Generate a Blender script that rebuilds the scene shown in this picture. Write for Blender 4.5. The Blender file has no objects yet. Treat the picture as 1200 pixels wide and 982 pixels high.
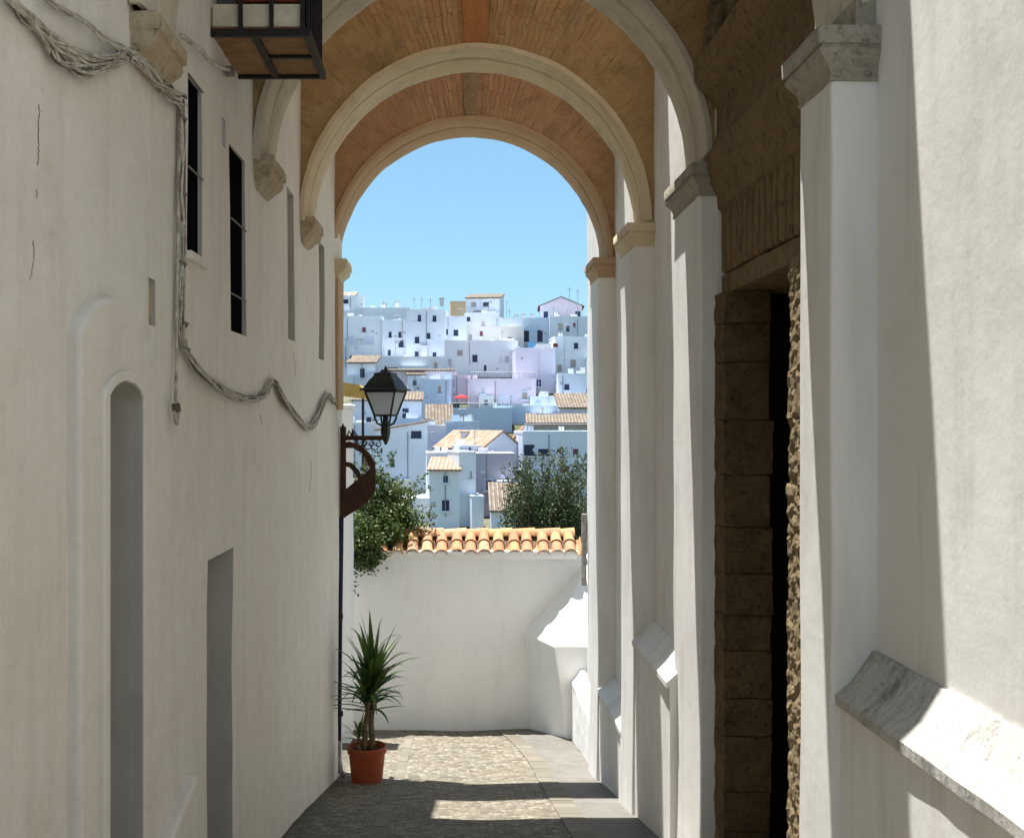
import bpy, bmesh, math, random
from mathutils import Vector, Matrix, noise
R = math.radians
rnd = random.Random(7)
S = bpy.context.scene
COL = S.collection
F, VX, VY = 1300.0, 530.0, 491.0       # focal length and vanishing point of the alley, photo pixels

# ------------------------------------------------------------------ camera, sky, sun, exposure
cam = bpy.data.objects.new('camera', bpy.data.cameras.new('camera'))
COL.objects.link(cam)
cam.location = (0, 0, 0)
cam.rotation_euler = (R(90), 0, 0)
cam.data.sensor_width = 36.0
cam.data.lens = 36.0 * F / 1200.0
cam.data.shift_x = 70 / 1200.0
cam.data.clip_start = 0.05
cam.data.clip_end = 3000
S.camera = cam
SUN_AZ, SUN_EL = R(49), R(79.3)        # azimuth left of straight ahead, elevation
sv = Vector((-math.sin(SUN_AZ) * math.cos(SUN_EL), math.cos(SUN_AZ) * math.cos(SUN_EL), math.sin(SUN_EL)))
sun = bpy.data.objects.new('sun', bpy.data.lights.new('sun', 'SUN'))
COL.objects.link(sun)
sun.data.energy = 5.0
sun.data.angle = R(0.5)
sun.data.color = (1.0, 0.98, 0.945)
sun.rotation_euler = sv.to_track_quat('Z', 'Y').to_euler()
W = bpy.data.worlds.new('World')
S.world = W
W.use_nodes = True
wn = W.node_tree
bg = wn.nodes['Background']
sky = wn.nodes.new('ShaderNodeTexSky')
sky.sky_type = 'NISHITA'
sky.sun_disc = False
sky.sun_elevation = SUN_EL
sky.sun_rotation = -SUN_AZ
sky.air_density = 1.0
sky.dust_density = 0.35
sky.ozone_density = 1.0
tint = wn.nodes.new('ShaderNodeMix'); tint.data_type = 'RGBA'; tint.blend_type = 'MULTIPLY'
tint.inputs[0].default_value = 1.0; tint.inputs[7].default_value = (0.57, 0.845, 1.0, 1)   # clear southern air
gam = wn.nodes.new('ShaderNodeGamma'); gam.inputs[1].default_value = 0.6; wn.links.new(sky.outputs[0], gam.inputs[0])
wn.links.new(gam.outputs[0], tint.inputs[6]); wn.links.new(tint.outputs[2], bg.inputs[0])
bg.inputs[1].default_value = 0.127
S.view_settings.view_transform = 'Standard'
S.view_settings.look = 'None'
S.view_settings.exposure = 1.42
S.view_settings.gamma = 1.0
S.render.engine = 'CYCLES'
S.cycles.max_bounces = 10
S.cycles.diffuse_bounces = 6
S.cycles.use_denoising = True

# ------------------------------------------------------------------ node materials
MATS = {}
class NB:
    def __init__(s, name, rough=0.85):
        s.m = bpy.data.materials.new(name); s.m.use_nodes = True
        s.t = s.m.node_tree; s.b = s.t.nodes['Principled BSDF']
        s.b.inputs['Roughness'].default_value = rough
        s.b.inputs['Specular IOR Level'].default_value = 0.25
        MATS[name] = s.m
    def n(s, typ, **kw):
        nd = s.t.nodes.new(typ)
        for k, v in kw.items():
            if k in nd.inputs.keys(): nd.inputs[k].default_value = v
            else: setattr(nd, k, v)
        return nd
    def l(s, a, b): s.t.links.new(a, b)
    def coord(s, scale=(1, 1, 1), kind='Object', rot=(0, 0, 0)):
        tc = s.n('ShaderNodeTexCoord'); mp = s.n('ShaderNodeMapping')
        mp.inputs['Scale'].default_value = scale; mp.inputs['Rotation'].default_value = rot
        s.l(tc.outputs[kind], mp.inputs['Vector']); return mp.outputs[0]
    def noise(s, scale, detail=5, rough=0.6, vec=None, stretch=(1, 1, 1), dist=0.0):
        nz = s.n('ShaderNodeTexNoise', Scale=scale, Detail=detail, Roughness=rough, Distortion=dist)
        s.l(vec if vec is not None else s.coord(stretch), nz.inputs['Vector']); return nz.outputs[0]
    def ramp(s, fac, stops):
        r = s.n('ShaderNodeValToRGB'); e = r.color_ramp.elements
        e[0].position, e[0].color = stops[0][0], stops[0][1] + (1,) if len(stops[0][1]) == 3 else stops[0][1]
        e[1].position, e[1].color = stops[-1][0], stops[-1][1] + (1,) if len(stops[-1][1]) == 3 else stops[-1][1]
        for p, c in stops[1:-1]:
            x = e.new(p); x.color = c + (1,) if len(c) == 3 else c
        s.l(fac, r.inputs[0]); return r.outputs[0]
    def mix(s, fac, a, b, mode='MIX'):
        m = s.n('ShaderNodeMix', data_type='RGBA', blend_type=mode)
        for i, v in ((0, fac), (6, a), (7, b)):
            if isinstance(v, (int, float)): m.inputs[i].default_value = v
            elif isinstance(v, tuple): m.inputs[i].default_value = v + (1,) if len(v) == 3 else v
            else: s.l(v, m.inputs[i])
        return m.outputs[2]
    def math(s, op, a, b=0.0):
        m = s.n('ShaderNodeMath', operation=op)
        for i, v in ((0, a), (1, b)):
            if isinstance(v, (int, float)): m.inputs[i].default_value = v
            else: s.l(v, m.inputs[i])
        return m.outputs[0]
    def bump(s, h, strength=0.3, dist=0.02, prev=None):
        b = s.n('ShaderNodeBump', Strength=strength, Distance=dist); s.l(h, b.inputs['Height'])
        if prev is not None: s.l(prev, b.inputs['Normal'])
        return b.outputs[0]
    def col(s, c):
        if isinstance(c, tuple): s.b.inputs['Base Color'].default_value = c + (1,)
        else: s.l(c, s.b.inputs['Base Color'])
        return s
    def nrm(s, o): s.l(o, s.b.inputs['Normal']); return s

BW = lambda a: ((a, a, a))
def plaster(name, base, tint, dirt, dirt_amt=0.35, streak=0.3, bump=0.25, soft=0.0, cracks=False):
    b = NB(name, 0.92)
    big = b.ramp(b.noise(0.9, 4, 0.6), [(0.35, BW(0.0)), (0.7, BW(1.0))])
    c = b.mix(big, base, tint)
    st = b.ramp(b.noise(5.0, 5, 0.65, stretch=(1, 1, 0.16)), [(0.5, BW(0.0)), (0.78, BW(1.0))])
    c = b.mix(b.math('MULTIPLY', st, streak), c, dirt)
    pt = b.ramp(b.noise(2.2, 8, 0.72), [(0.56, BW(0.0)), (0.8, BW(1.0))])
    c = b.mix(b.math('MULTIPLY', pt, dirt_amt), c, dirt)
    sp = b.ramp(b.noise(38, 3, 0.7), [(0.68, BW(0.0)), (0.76, BW(1.0))])
    c = b.mix(b.math('MULTIPLY', sp, 0.25), c, dirt)
    if cracks:
        vo = b.n('ShaderNodeTexVoronoi', feature='DISTANCE_TO_EDGE', Scale=0.55)
        wv = b.n('ShaderNodeVectorMath', operation='ADD')
        nz = b.n('ShaderNodeTexNoise', Scale=2.5, Detail=6); b.l(b.coord(), nz.inputs[0])
        b.l(b.coord((1, 1, 0.5)), wv.inputs[0]); b.l(nz.outputs[1], wv.inputs[1]); b.l(wv.outputs[0], vo.inputs['Vector'])
        cr = b.ramp(vo.outputs[0], [(0.0, BW(1.0)), (0.006, BW(0.0))])
        br = b.ramp(b.noise(1.1, 2), [(0.55, BW(0.0)), (0.62, BW(1.0))])
        c = b.mix(b.math('MULTIPLY', b.math('MULTIPLY', cr, br), 0.6), c, (0.2, 0.17, 0.14))
    b.col(c)
    n1 = b.bump(b.noise(3.0, 5, 0.6), bump, 0.05)
    n2 = b.bump(b.noise(45, 5, 0.7), bump * 0.55, 0.006, n1)
    if soft:
        bv = b.n('ShaderNodeBevel', Radius=soft); bv.samples = 4
        b.l(bv.outputs[0], b.t.nodes[-1].inputs[0]) if False else None
    b.nrm(n2)
    return b.m

def limewash(name, base, tint, dirt, low):
    b = NB(name, 0.93)
    big = b.ramp(b.noise(0.8, 5, 0.65), [(0.36, BW(0.0)), (0.66, BW(1.0))])
    c = b.mix(big, base, tint)
    pa = b.ramp(b.noise(1.7, 3, 0.5, dist=0.8), [(0.56, BW(0.0)), (0.575, BW(1.0))])       # repair patches of another mix
    c = b.mix(b.math('MULTIPLY', pa, 0.16), c, tuple(min(1, x * 1.14) for x in base))
    st = b.ramp(b.noise(7.0, 6, 0.7, stretch=(1, 1, 0.10)), [(0.46, BW(0.0)), (0.74, BW(1.0))])
    c = b.mix(b.math('MULTIPLY', st, 0.24), c, dirt)
    br = b.ramp(b.noise(26, 4, 0.6, stretch=(1, 0.35, 1.0), dist=0.6), [(0.42, BW(0.0)), (0.66, BW(1.0))])
    c = b.mix(b.math('MULTIPLY', br, 0.10), c, dirt)
    pt = b.ramp(b.noise(3.2, 9, 0.78), [(0.58, BW(0.0)), (0.74, BW(1.0))])
    c = b.mix(b.math('MULTIPLY', pt, 0.34), c, dirt)
    sp = b.ramp(b.noise(55, 3, 0.75), [(0.69, BW(0.0)), (0.75, BW(1.0))])
    c = b.mix(b.math('MULTIPLY', sp, 0.3), c, low)
    fl = b.ramp(b.noise(9, 7, 0.8), [(0.67, BW(0.0)), (0.69, BW(1.0))])                     # flaked spots
    c = b.mix(b.math('MULTIPLY', fl, 0.45), c, low)
    b.col(c)
    n1 = b.bump(b.noise(2.2, 5, 0.6), 0.4, 0.06)
    n2 = b.bump(pa, 0.25, 0.004, n1)
    n3 = b.bump(fl, 0.4, -0.004, n2)
    b.nrm(b.bump(b.noise(34, 6, 0.72), 0.22, 0.007, n3)); return b.m
limewash('left_plaster', (0.775, 0.745, 0.685), (0.71, 0.67, 0.60), (0.43, 0.38, 0.31), (0.33, 0.29, 0.235))
plaster('niche_shade_plaster', (0.48, 0.465, 0.43), (0.42, 0.405, 0.375), (0.19, 0.18, 0.16), 0.4, 0.3)  # wall plaster made darker: shade of the recesses put into the colour
plaster('church_plaster', (0.775, 0.765, 0.735), (0.715, 0.695, 0.655), (0.47, 0.43, 0.38), 0.35, 0.5, 0.09)
plaster('white_plaster', (0.82, 0.81, 0.79), (0.765, 0.76, 0.745), (0.50, 0.48, 0.45), 0.32, 0.2, 0.35)
plaster('moulding_cream', (0.66, 0.58, 0.42), (0.58, 0.48, 0.32), (0.24, 0.19, 0.12), 0.8, 0.4, 0.4)
plaster('moulding_grey', (0.60, 0.54, 0.44), (0.50, 0.44, 0.34), (0.22, 0.185, 0.135), 0.85, 0.5, 0.4)
def ledge():
    b = NB('ledge_stone', 0.92)
    c = b.mix(b.ramp(b.noise(2.0, 6, 0.7), [(0.35, BW(0.0)), (0.7, BW(1.0))]), (0.56, 0.55, 0.51), (0.44, 0.42, 0.37))
    st = b.ramp(b.noise(6.0, 9, 0.8, stretch=(0.55, 1.5, 0.55), dist=1.2), [(0.47, BW(0.0)), (0.70, BW(1.0))])
    c = b.mix(b.math('MULTIPLY', st, 0.72), c, (0.17, 0.16, 0.14))
    bl = b.ramp(b.noise(1.9, 9, 0.8, stretch=(0.7, 1.2, 0.7)), [(0.51, BW(0.0)), (0.64, BW(0.85))])
    c = b.mix(bl, c, (0.10, 0.093, 0.08))
    sp = b.ramp(b.noise(40, 4, 0.75), [(0.58, BW(0.0)), (0.66, BW(0.7))])
    c = b.mix(sp, c, (0.14, 0.13, 0.11))
    b.col(c); b.nrm(b.bump(b.noise(20, 8, 0.75), 0.6, 0.015))
ledge()
plaster('soffit_tan', (0.48, 0.345, 0.22), (0.42, 0.28, 0.17), (0.22, 0.145, 0.085), 0.7, 0.3, 0.4)

def brick(name, brick_a, brick_b, mort, plast, plast2, stain):
    b = NB(name, 0.95)
    tc = b.n('ShaderNodeTexCoord')
    nz = b.n('ShaderNodeTexNoise', Scale=5.0, Detail=6); b.l(tc.outputs['UV'], nz.inputs[0])
    off = b.n('ShaderNodeVectorMath', operation='SCALE'); b.l(nz.outputs[1], off.inputs[0]); off.inputs['Scale'].default_value = 0.07
    ad = b.n('ShaderNodeVectorMath', operation='ADD'); b.l(tc.outputs['UV'], ad.inputs[0]); b.l(off.outputs[0], ad.inputs[1])
    bt = b.n('ShaderNodeTexBrick', Scale=1.0)
    bt.inputs['Brick Width'].default_value = 0.34; bt.inputs['Row Height'].default_value = 0.052
    bt.inputs['Mortar Size'].default_value = 0.006; bt.inputs['Mortar Smooth'].default_value = 0.9
    bt.inputs['Bias'].default_value = -0.1
    bt.inputs['Color1'].default_value = brick_a + (1,); bt.inputs['Color2'].default_value = brick_b + (1,)
    bt.inputs['Mortar'].default_value = mort + (1,)
    b.l(ad.outputs[0], bt.inputs[0])
    sep = b.n('ShaderNodeSeparateXYZ'); b.l(tc.outputs['UV'], sep.inputs[0])
    ang = b.math('ABSOLUTE', sep.outputs[1])
    worn = b.math('ADD', ang, b.math('MULTIPLY', b.noise(2.6, 7, 0.75), 2.6))
    msk = b.ramp(b.math('MULTIPLY', worn, 0.4), [(0.60, BW(0.0)), (0.98, BW(1.0))])
    pl = b.mix(b.ramp(b.noise(4.5, 8, 0.78), [(0.35, BW(0.0)), (0.65, BW(1.0))]), plast, plast2)
    thin = b.ramp(b.noise(4.0, 9, 0.8), [(0.40, BW(0.0)), (0.58, BW(1.0))])
    bc = b.mix(b.math('MULTIPLY', thin, 0.72), bt.outputs[0], pl)
    c = b.mix(msk, bc, pl)
    def radial(sc, a, z, amt, colr):
        mp = b.n('ShaderNodeMapping'); mp.inputs['Scale'].default_value = (1.1, sc, 1); b.l(ad.outputs[0], mp.inputs[0])
        k = b.ramp(b.noise(1.6, 7, 0.75, vec=mp.outputs[0]), [(a, BW(0.0)), (z, BW(amt))])
        return b.mix(k, c, colr)
    c = radial(7, 0.52, 0.66, 0.55, brick_a)                    # red brick showing in streaks
    c = radial(16, 0.56, 0.66, 0.8, mort)                       # open joints
    sm = b.ramp(b.noise(1.8, 8, 0.78, dist=1.5), [(0.52, BW(0.0)), (0.68, BW(1.0))])
    c = b.mix(b.math('MULTIPLY', sm, 0.72), c, stain)
    pit = b.ramp(b.noise(20, 7, 0.8), [(0.60, BW(0.0)), (0.68, BW(0.9))])
    c = b.mix(pit, c, tuple(x * 0.5 for x in stain))
    pale = b.ramp(b.noise(3.3, 7, 0.75, stretch=(1, 1, 0.7)), [(0.58, BW(0.0)), (0.70, BW(0.4))])
    c = b.mix(pale, c, (0.52, 0.45, 0.33))
    b.col(c)
    inv = b.math('SUBTRACT', 1.0, b.math('MULTIPLY', bt.outputs[1], b.math('SUBTRACT', 1.0, msk)))
    n1 = b.bump(inv, 0.5, 0.010)
    n2 = b.bump(pit, 0.6, -0.015, n1)
    b.nrm(b.bump(b.noise(14, 8, 0.8), 0.7, 0.03, n2))
    return b.m
brick('brick_ochre', (0.46, 0.25, 0.12), (0.56, 0.39, 0.22), (0.15, 0.095, 0.05), (0.50, 0.36, 0.18), (0.38, 0.255, 0.12), (0.19, 0.14, 0.08))
brick('brick_red', (0.48, 0.25, 0.145), (0.58, 0.40, 0.25), (0.17, 0.10, 0.06), (0.48, 0.32, 0.18), (0.40, 0.235, 0.125), (0.22, 0.145, 0.085))

def stone(name, a, c2, dk, cs=2.5, bump=0.8):
    b = NB(name, 0.95)
    c = b.mix(b.ramp(b.noise(cs, 7, 0.7), [(0.3, BW(0.0)), (0.7, BW(1.0))]), a, c2)
    c = b.mix(b.ramp(b.noise(9, 8, 0.8), [(0.5, BW(0.0)), (0.75, BW(0.8))]), c, dk)
    b.col(c)
    pit = b.ramp(b.noise(24, 7, 0.8), [(0.56, BW(0.0)), (0.66, BW(1.0))])
    b.col(b.mix(b.math('MULTIPLY', pit, 0.7), c, tuple(x * 0.5 for x in dk)))
    n1 = b.bump(b.noise(9, 9, 0.8), bump, 0.05)
    n2 = b.bump(pit, bump * 0.8, -0.014, n1)
    b.nrm(b.bump(b.noise(70, 4, 0.8), bump * 0.6, 0.008, n2)); return b.m
stone('portal_stone', (0.30, 0.20, 0.10), (0.22, 0.15, 0.07), (0.09, 0.06, 0.03))
stone('quoin_stone', (0.27, 0.185, 0.085), (0.14, 0.095, 0.048), (0.04, 0.028, 0.016), 3.2, 1.0)
stone('edge_stone', (0.40, 0.31, 0.18), (0.32, 0.23, 0.12), (0.12, 0.08, 0.04), 3.0, 1.0)
stone('grey_capital', (0.46, 0.415, 0.335), (0.35, 0.31, 0.25), (0.10, 0.092, 0.08), 4.0, 0.5)
stone('corbel_stone', (0.54, 0.46, 0.34), (0.42, 0.33, 0.21), (0.12, 0.10, 0.07), 4.0, 0.4)
stone('carved_stone', (0.22, 0.17, 0.10), (0.16, 0.12, 0.07), (0.06, 0.045, 0.03), 4.0, 0.6)

def simple(name, c, rough=0.6, metal=0.0, var=0.0, dk=None, sc=8, spec=0.3):
    b = NB(name, rough); b.b.inputs['Metallic'].default_value = metal
    b.b.inputs['Specular IOR Level'].default_value = spec
    if dk: b.col(b.mix(b.ramp(b.noise(sc, 6, 0.7), [(0.4, BW(0.0)), (0.68, BW(1.0))]), c, dk))
    else: b.col(c)
    b.nrm(b.bump(b.noise(40, 4, 0.6), 0.15, 0.004)); return b.m
simple('iron_black', (0.012, 0.012, 0.012), 0.55, 0.0, dk=(0.03, 0.026, 0.022))
simple('rusty_iron', (0.035, 0.017, 0.010), 0.75, 0.0, dk=(0.075, 0.030, 0.016), sc=12)
simple('lantern_iron', (0.012, 0.013, 0.013), 0.5, dk=(0.03, 0.035, 0.032))
simple('pipe_blue', (0.012, 0.016, 0.07), 0.45)
simple('old_pipe', (0.46, 0.43, 0.42), 0.7, dk=(0.2, 0.17, 0.13))
simple('cable_grey', (0.60, 0.565, 0.49), 0.75, dk=(0.24, 0.20, 0.15), sc=15)
simple('cable_dark', (0.12, 0.10, 0.08), 0.8)
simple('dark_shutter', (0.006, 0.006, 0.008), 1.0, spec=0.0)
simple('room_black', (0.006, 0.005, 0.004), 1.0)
simple('pot_terracotta', (0.42, 0.085, 0.028), 0.6, dk=(0.27, 0.075, 0.035), sc=5)
simple('pot_dark', (0.16, 0.035, 0.018), 0.6)
simple('soil', (0.05, 0.035, 0.022), 1.0)
simple('cane', (0.24, 0.17, 0.10), 0.85, dk=(0.10, 0.075, 0.045), sc=30)
simple('board_white', (0.72, 0.70, 0.58), 0.8, dk=(0.55, 0.52, 0.42))
simple('glass_dull', (0.12, 0.13, 0.15), 0.3)
simple('wood_tile', (0.22, 0.115, 0.055), 0.85, dk=(0.30, 0.18, 0.09), sc=9)
simple('plate_white', (0.72, 0.71, 0.68), 0.5)
simple('fixing', (0.2, 0.18, 0.15), 0.7)
simple('bark', (0.16, 0.12, 0.08), 0.95, dk=(0.08, 0.06, 0.04))
simple('dark_glass', (0.03, 0.036, 0.075), 0.6)
simple('red_shutter', (0.20, 0.06, 0.07), 0.7)
simple('aerial_metal', (0.25, 0.26, 0.28), 0.5)
simple('red_canvas', (0.62, 0.03, 0.035), 0.8)
simple('ochre_canvas', (0.62, 0.36, 0.10), 0.85, dk=(0.5, 0.25, 0.06), sc=6)
simple('blue_cloth', (0.15, 0.42, 0.70), 0.9)
simple('white_cloth', (0.8, 0.8, 0.8), 0.9)
simple('maroon_cloth', (0.16, 0.05, 0.05), 0.9)
simple('yellow_wall', (0.52, 0.42, 0.18), 0.9, dk=(0.30, 0.28, 0.14), sc=1)

def hill_paint(name, base, dirt):
    b = NB(name, 0.9)
    oi = b.n('ShaderNodeObjectInfo')
    c = b.mix(b.ramp(b.noise(0.35, 4, 0.6), [(0.35, BW(0.0)), (0.7, BW(0.8))]), base, tuple(x * 0.9 for x in base))
    c = b.mix(b.ramp(b.noise(1.2, 6, 0.7, stretch=(1, 1, 0.2)), [(0.55, BW(0.0)), (0.85, BW(0.55))]), c, dirt)
    b.col(c); b.nrm(b.bump(b.noise(2.5, 5, 0.6), 0.2, 0.08)); return b.m
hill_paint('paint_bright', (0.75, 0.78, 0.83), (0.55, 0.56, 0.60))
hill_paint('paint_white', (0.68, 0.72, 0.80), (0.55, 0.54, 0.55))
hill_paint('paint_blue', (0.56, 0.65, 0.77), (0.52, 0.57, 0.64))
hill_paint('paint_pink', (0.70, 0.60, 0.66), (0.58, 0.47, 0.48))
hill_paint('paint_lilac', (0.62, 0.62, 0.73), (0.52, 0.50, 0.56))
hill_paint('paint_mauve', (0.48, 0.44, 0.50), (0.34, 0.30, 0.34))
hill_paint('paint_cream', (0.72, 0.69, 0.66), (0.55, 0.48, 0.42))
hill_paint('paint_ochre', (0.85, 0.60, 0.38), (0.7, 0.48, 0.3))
hill_paint('old_grey', (0.40, 0.34, 0.29), (0.22, 0.18, 0.15))

def far_tiles(name, a, c2, dk, pitch=0.42):
    b = NB(name, 0.9)
    tc = b.n('ShaderNodeTexCoord'); sp = b.n('ShaderNodeSeparateXYZ'); b.l(tc.outputs['UV'], sp.inputs[0])
    wv = b.math('SINE', b.math('MULTIPLY', sp.outputs[0], 2 * math.pi / pitch))
    rows = b.math('FRACT', b.math('MULTIPLY', sp.outputs[1], 1.0 / 0.7))
    cell = b.n('ShaderNodeTexVoronoi', Scale=1.0)
    mp = b.n('ShaderNodeMapping'); mp.inputs['Scale'].default_value = (1 / pitch, 1 / 0.7, 1); b.l(tc.outputs['UV'], mp.inputs[0]); b.l(mp.outputs[0], cell.inputs['Vector'])
    sc = b.n('ShaderNodeSeparateColor'); b.l(cell.outputs['Color'], sc.inputs[0])
    c = b.mix(sc.outputs[0], a, c2)
    c = b.mix(b.ramp(wv, [(0.02, BW(0.6)), (0.4, BW(0.0))]), c, dk)
    c = b.mix(b.ramp(rows, [(0.0, BW(0.6)), (0.15, BW(0.0))]), c, dk)
    c = b.mix(b.ramp(b.noise(0.8, 6, 0.7), [(0.45, BW(0.0)), (0.75, BW(0.7))]), c, tuple(x * 0.6 for x in a))
    b.col(c); b.nrm(b.bump(wv, 0.8, 0.1)); return b.m
far_tiles('tiles_terracotta', (0.40, 0.26, 0.18), (0.56, 0.44, 0.34), (0.22, 0.12, 0.07))
far_tiles('tiles_brown', (0.20, 0.155, 0.12), (0.33, 0.27, 0.21), (0.09, 0.07, 0.05))
far_tiles('tiles_orange', (0.52, 0.24, 0.10), (0.56, 0.34, 0.16), (0.22, 0.10, 0.05))

def near_tiles(name):
    b = NB(name, 0.85)
    g = b.n('ShaderNodeNewGeometry')
    c = b.ramp(g.outputs['Random Per Island'], [(0.0, (0.50, 0.19, 0.08)), (0.22, (0.58, 0.27, 0.14)), (0.40, (0.60, 0.31, 0.13)), (0.55, (0.60, 0.40, 0.15)), (0.7, (0.66, 0.50, 0.26)), (0.85, (0.55, 0.24, 0.13)), (1.0, (0.62, 0.36, 0.19))])
    c = b.mix(b.ramp(b.noise(14, 7, 0.75), [(0.42, BW(0.0)), (0.72, BW(0.75))]), c, (0.40, 0.24, 0.12))
    c = b.mix(b.ramp(b.noise(5, 6, 0.75), [(0.5, BW(0.0)), (0.7, BW(0.75))]), c, (0.17, 0.13, 0.09))
    c = b.mix(b.ramp(b.noise(22, 5, 0.8), [(0.6, BW(0.0)), (0.68, BW(0.6))]), c, (0.55, 0.5, 0.38))
    c = b.mix(0.42, c, (0.28, 0.125, 0.08)); b.col(c); b.nrm(b.bump(b.noise(50, 5, 0.7), 0.4, 0.006)); return b.m
near_tiles('clay_tiles')
simple('tile_bed', (0.16, 0.10, 0.06), 0.95, dk=(0.09, 0.06, 0.04))

def leaf(name, a, c2, rough=0.5, trans=0.25):
    b = NB(name, rough)
    g = b.n('ShaderNodeNewGeometry')
    c = b.ramp(g.outputs['Random Per Island'], [(0.0, a), (0.6, tuple((x + y) / 2 for x, y in zip(a, c2))), (1.0, c2)])
    b.col(c)
    tr = b.n('ShaderNodeBsdfTranslucent'); b.l(c, tr.inputs[0])
    ms = b.n('ShaderNodeMixShader'); ms.inputs[0].default_value = trans
    b.l(b.b.outputs[0], ms.inputs[1]); b.l(tr.outputs[0], ms.inputs[2])
    b.l(ms.outputs[0], b.t.nodes['Material Output'].inputs[0]); return b.m
leaf('olive_leaves', (0.018, 0.038, 0.010), (0.12, 0.165, 0.04))
leaf('shrub_leaves', (0.018, 0.036, 0.014), (0.085, 0.12, 0.045))
leaf('yucca_leaves', (0.035, 0.085, 0.02), (0.17, 0.26, 0.06), 0.4, 0.3)
leaf('weed_leaves', (0.05, 0.10, 0.03), (0.10, 0.16, 0.05))

def lantern_glass():
    b = NB('milky_glass', 0.25); b.col((0.62, 0.66, 0.70))
    tr = b.n('ShaderNodeBsdfTranslucent'); tr.inputs[0].default_value = (0.8, 0.85, 0.9, 1)
    ms = b.n('ShaderNodeMixShader'); ms.inputs[0].default_value = 0.45
    b.l(b.b.outputs[0], ms.inputs[1]); b.l(tr.outputs[0], ms.inputs[2]); b.l(ms.outputs[0], b.t.nodes['Material Output'].inputs[0])
lantern_glass()

def path_mat():
    b = NB('pebble_paving', 0.8)
    vo = b.n('ShaderNodeTexVoronoi', feature='DISTANCE_TO_EDGE', Scale=15.0); b.l(b.coord((1, 0.75, 1)), vo.inputs['Vector'])
    vc = b.n('ShaderNodeTexVoronoi', Scale=15.0); b.l(b.coord((1, 0.75, 1)), vc.inputs['Vector'])
    sc = b.n('ShaderNodeSeparateColor'); b.l(vc.outputs['Color'], sc.inputs[0])
    c = b.ramp(sc.outputs[0], [(0.0, (0.10, 0.088, 0.066)), (0.5, (0.16, 0.143, 0.11)), (1.0, (0.235, 0.212, 0.168))])
    c = b.mix(b.ramp(vo.outputs[0], [(0.0, BW(0.75)), (0.10, BW(0.0))]), c, (0.12, 0.10, 0.07))
    c = b.mix(b.ramp(b.noise(1.5, 7, 0.75), [(0.45, BW(0.0)), (0.7, BW(0.6))]), c, (0.14, 0.12, 0.085))
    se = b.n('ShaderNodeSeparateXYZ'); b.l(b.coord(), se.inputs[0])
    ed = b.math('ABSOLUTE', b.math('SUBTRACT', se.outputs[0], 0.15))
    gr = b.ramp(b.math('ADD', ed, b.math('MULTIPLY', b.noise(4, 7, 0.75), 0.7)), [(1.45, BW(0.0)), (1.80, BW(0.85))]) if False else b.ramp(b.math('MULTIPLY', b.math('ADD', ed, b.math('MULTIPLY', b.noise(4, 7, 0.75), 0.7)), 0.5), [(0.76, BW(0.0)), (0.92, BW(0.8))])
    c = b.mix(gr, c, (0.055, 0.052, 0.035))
    b.col(c)
    n1 = b.bump(b.ramp(vo.outputs[0], [(0.0, BW(0.0)), (0.22, BW(1.0))]), 0.7, 0.015)
    b.nrm(b.bump(b.noise(30, 4), 0.3, 0.006, n1))
path_mat()
def slab_mat():
    b = NB('slab_stone', 0.7)
    g = b.n('ShaderNodeNewGeometry')
    c = b.ramp(g.outputs['Random Per Island'], [(0.0, (0.14, 0.13, 0.113)), (0.5, (0.17, 0.16, 0.14)), (1.0, (0.20, 0.188, 0.165))])
    c = b.mix(b.ramp(b.noise(5, 9, 0.8), [(0.42, BW(0.0)), (0.66, BW(0.75))]), c, (0.095, 0.088, 0.075))
    b.col(c); b.nrm(b.bump(b.noise(20, 6, 0.7), 0.3, 0.01))
slab_mat()
def border_mat():
    b = NB('border_stone', 0.8); g = b.n('ShaderNodeNewGeometry')
    c = b.ramp(g.outputs['Random Per Island'], [(0.0, (0.125, 0.11, 0.085)), (1.0, (0.205, 0.185, 0.147))])
    c = b.mix(b.ramp(b.noise(14, 6, 0.75), [(0.4, BW(0.0)), (0.7, BW(0.7))]), c, (0.12, 0.105, 0.08))
    b.col(c); b.nrm(b.bump(b.noise(25, 5, 0.7), 0.5, 0.012))
border_mat()
def ground_mat():
    b = NB('dry_hillside', 1.0)
    c = b.ramp(b.noise(0.12, 8, 0.7), [(0.3, (0.05, 0.06, 0.03)), (0.5, (0.10, 0.10, 0.06)), (0.7, (0.18, 0.165, 0.13))])
    b.col(c); b.nrm(b.bump(b.noise(0.8, 6), 0.6, 0.4))
ground_mat()

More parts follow.
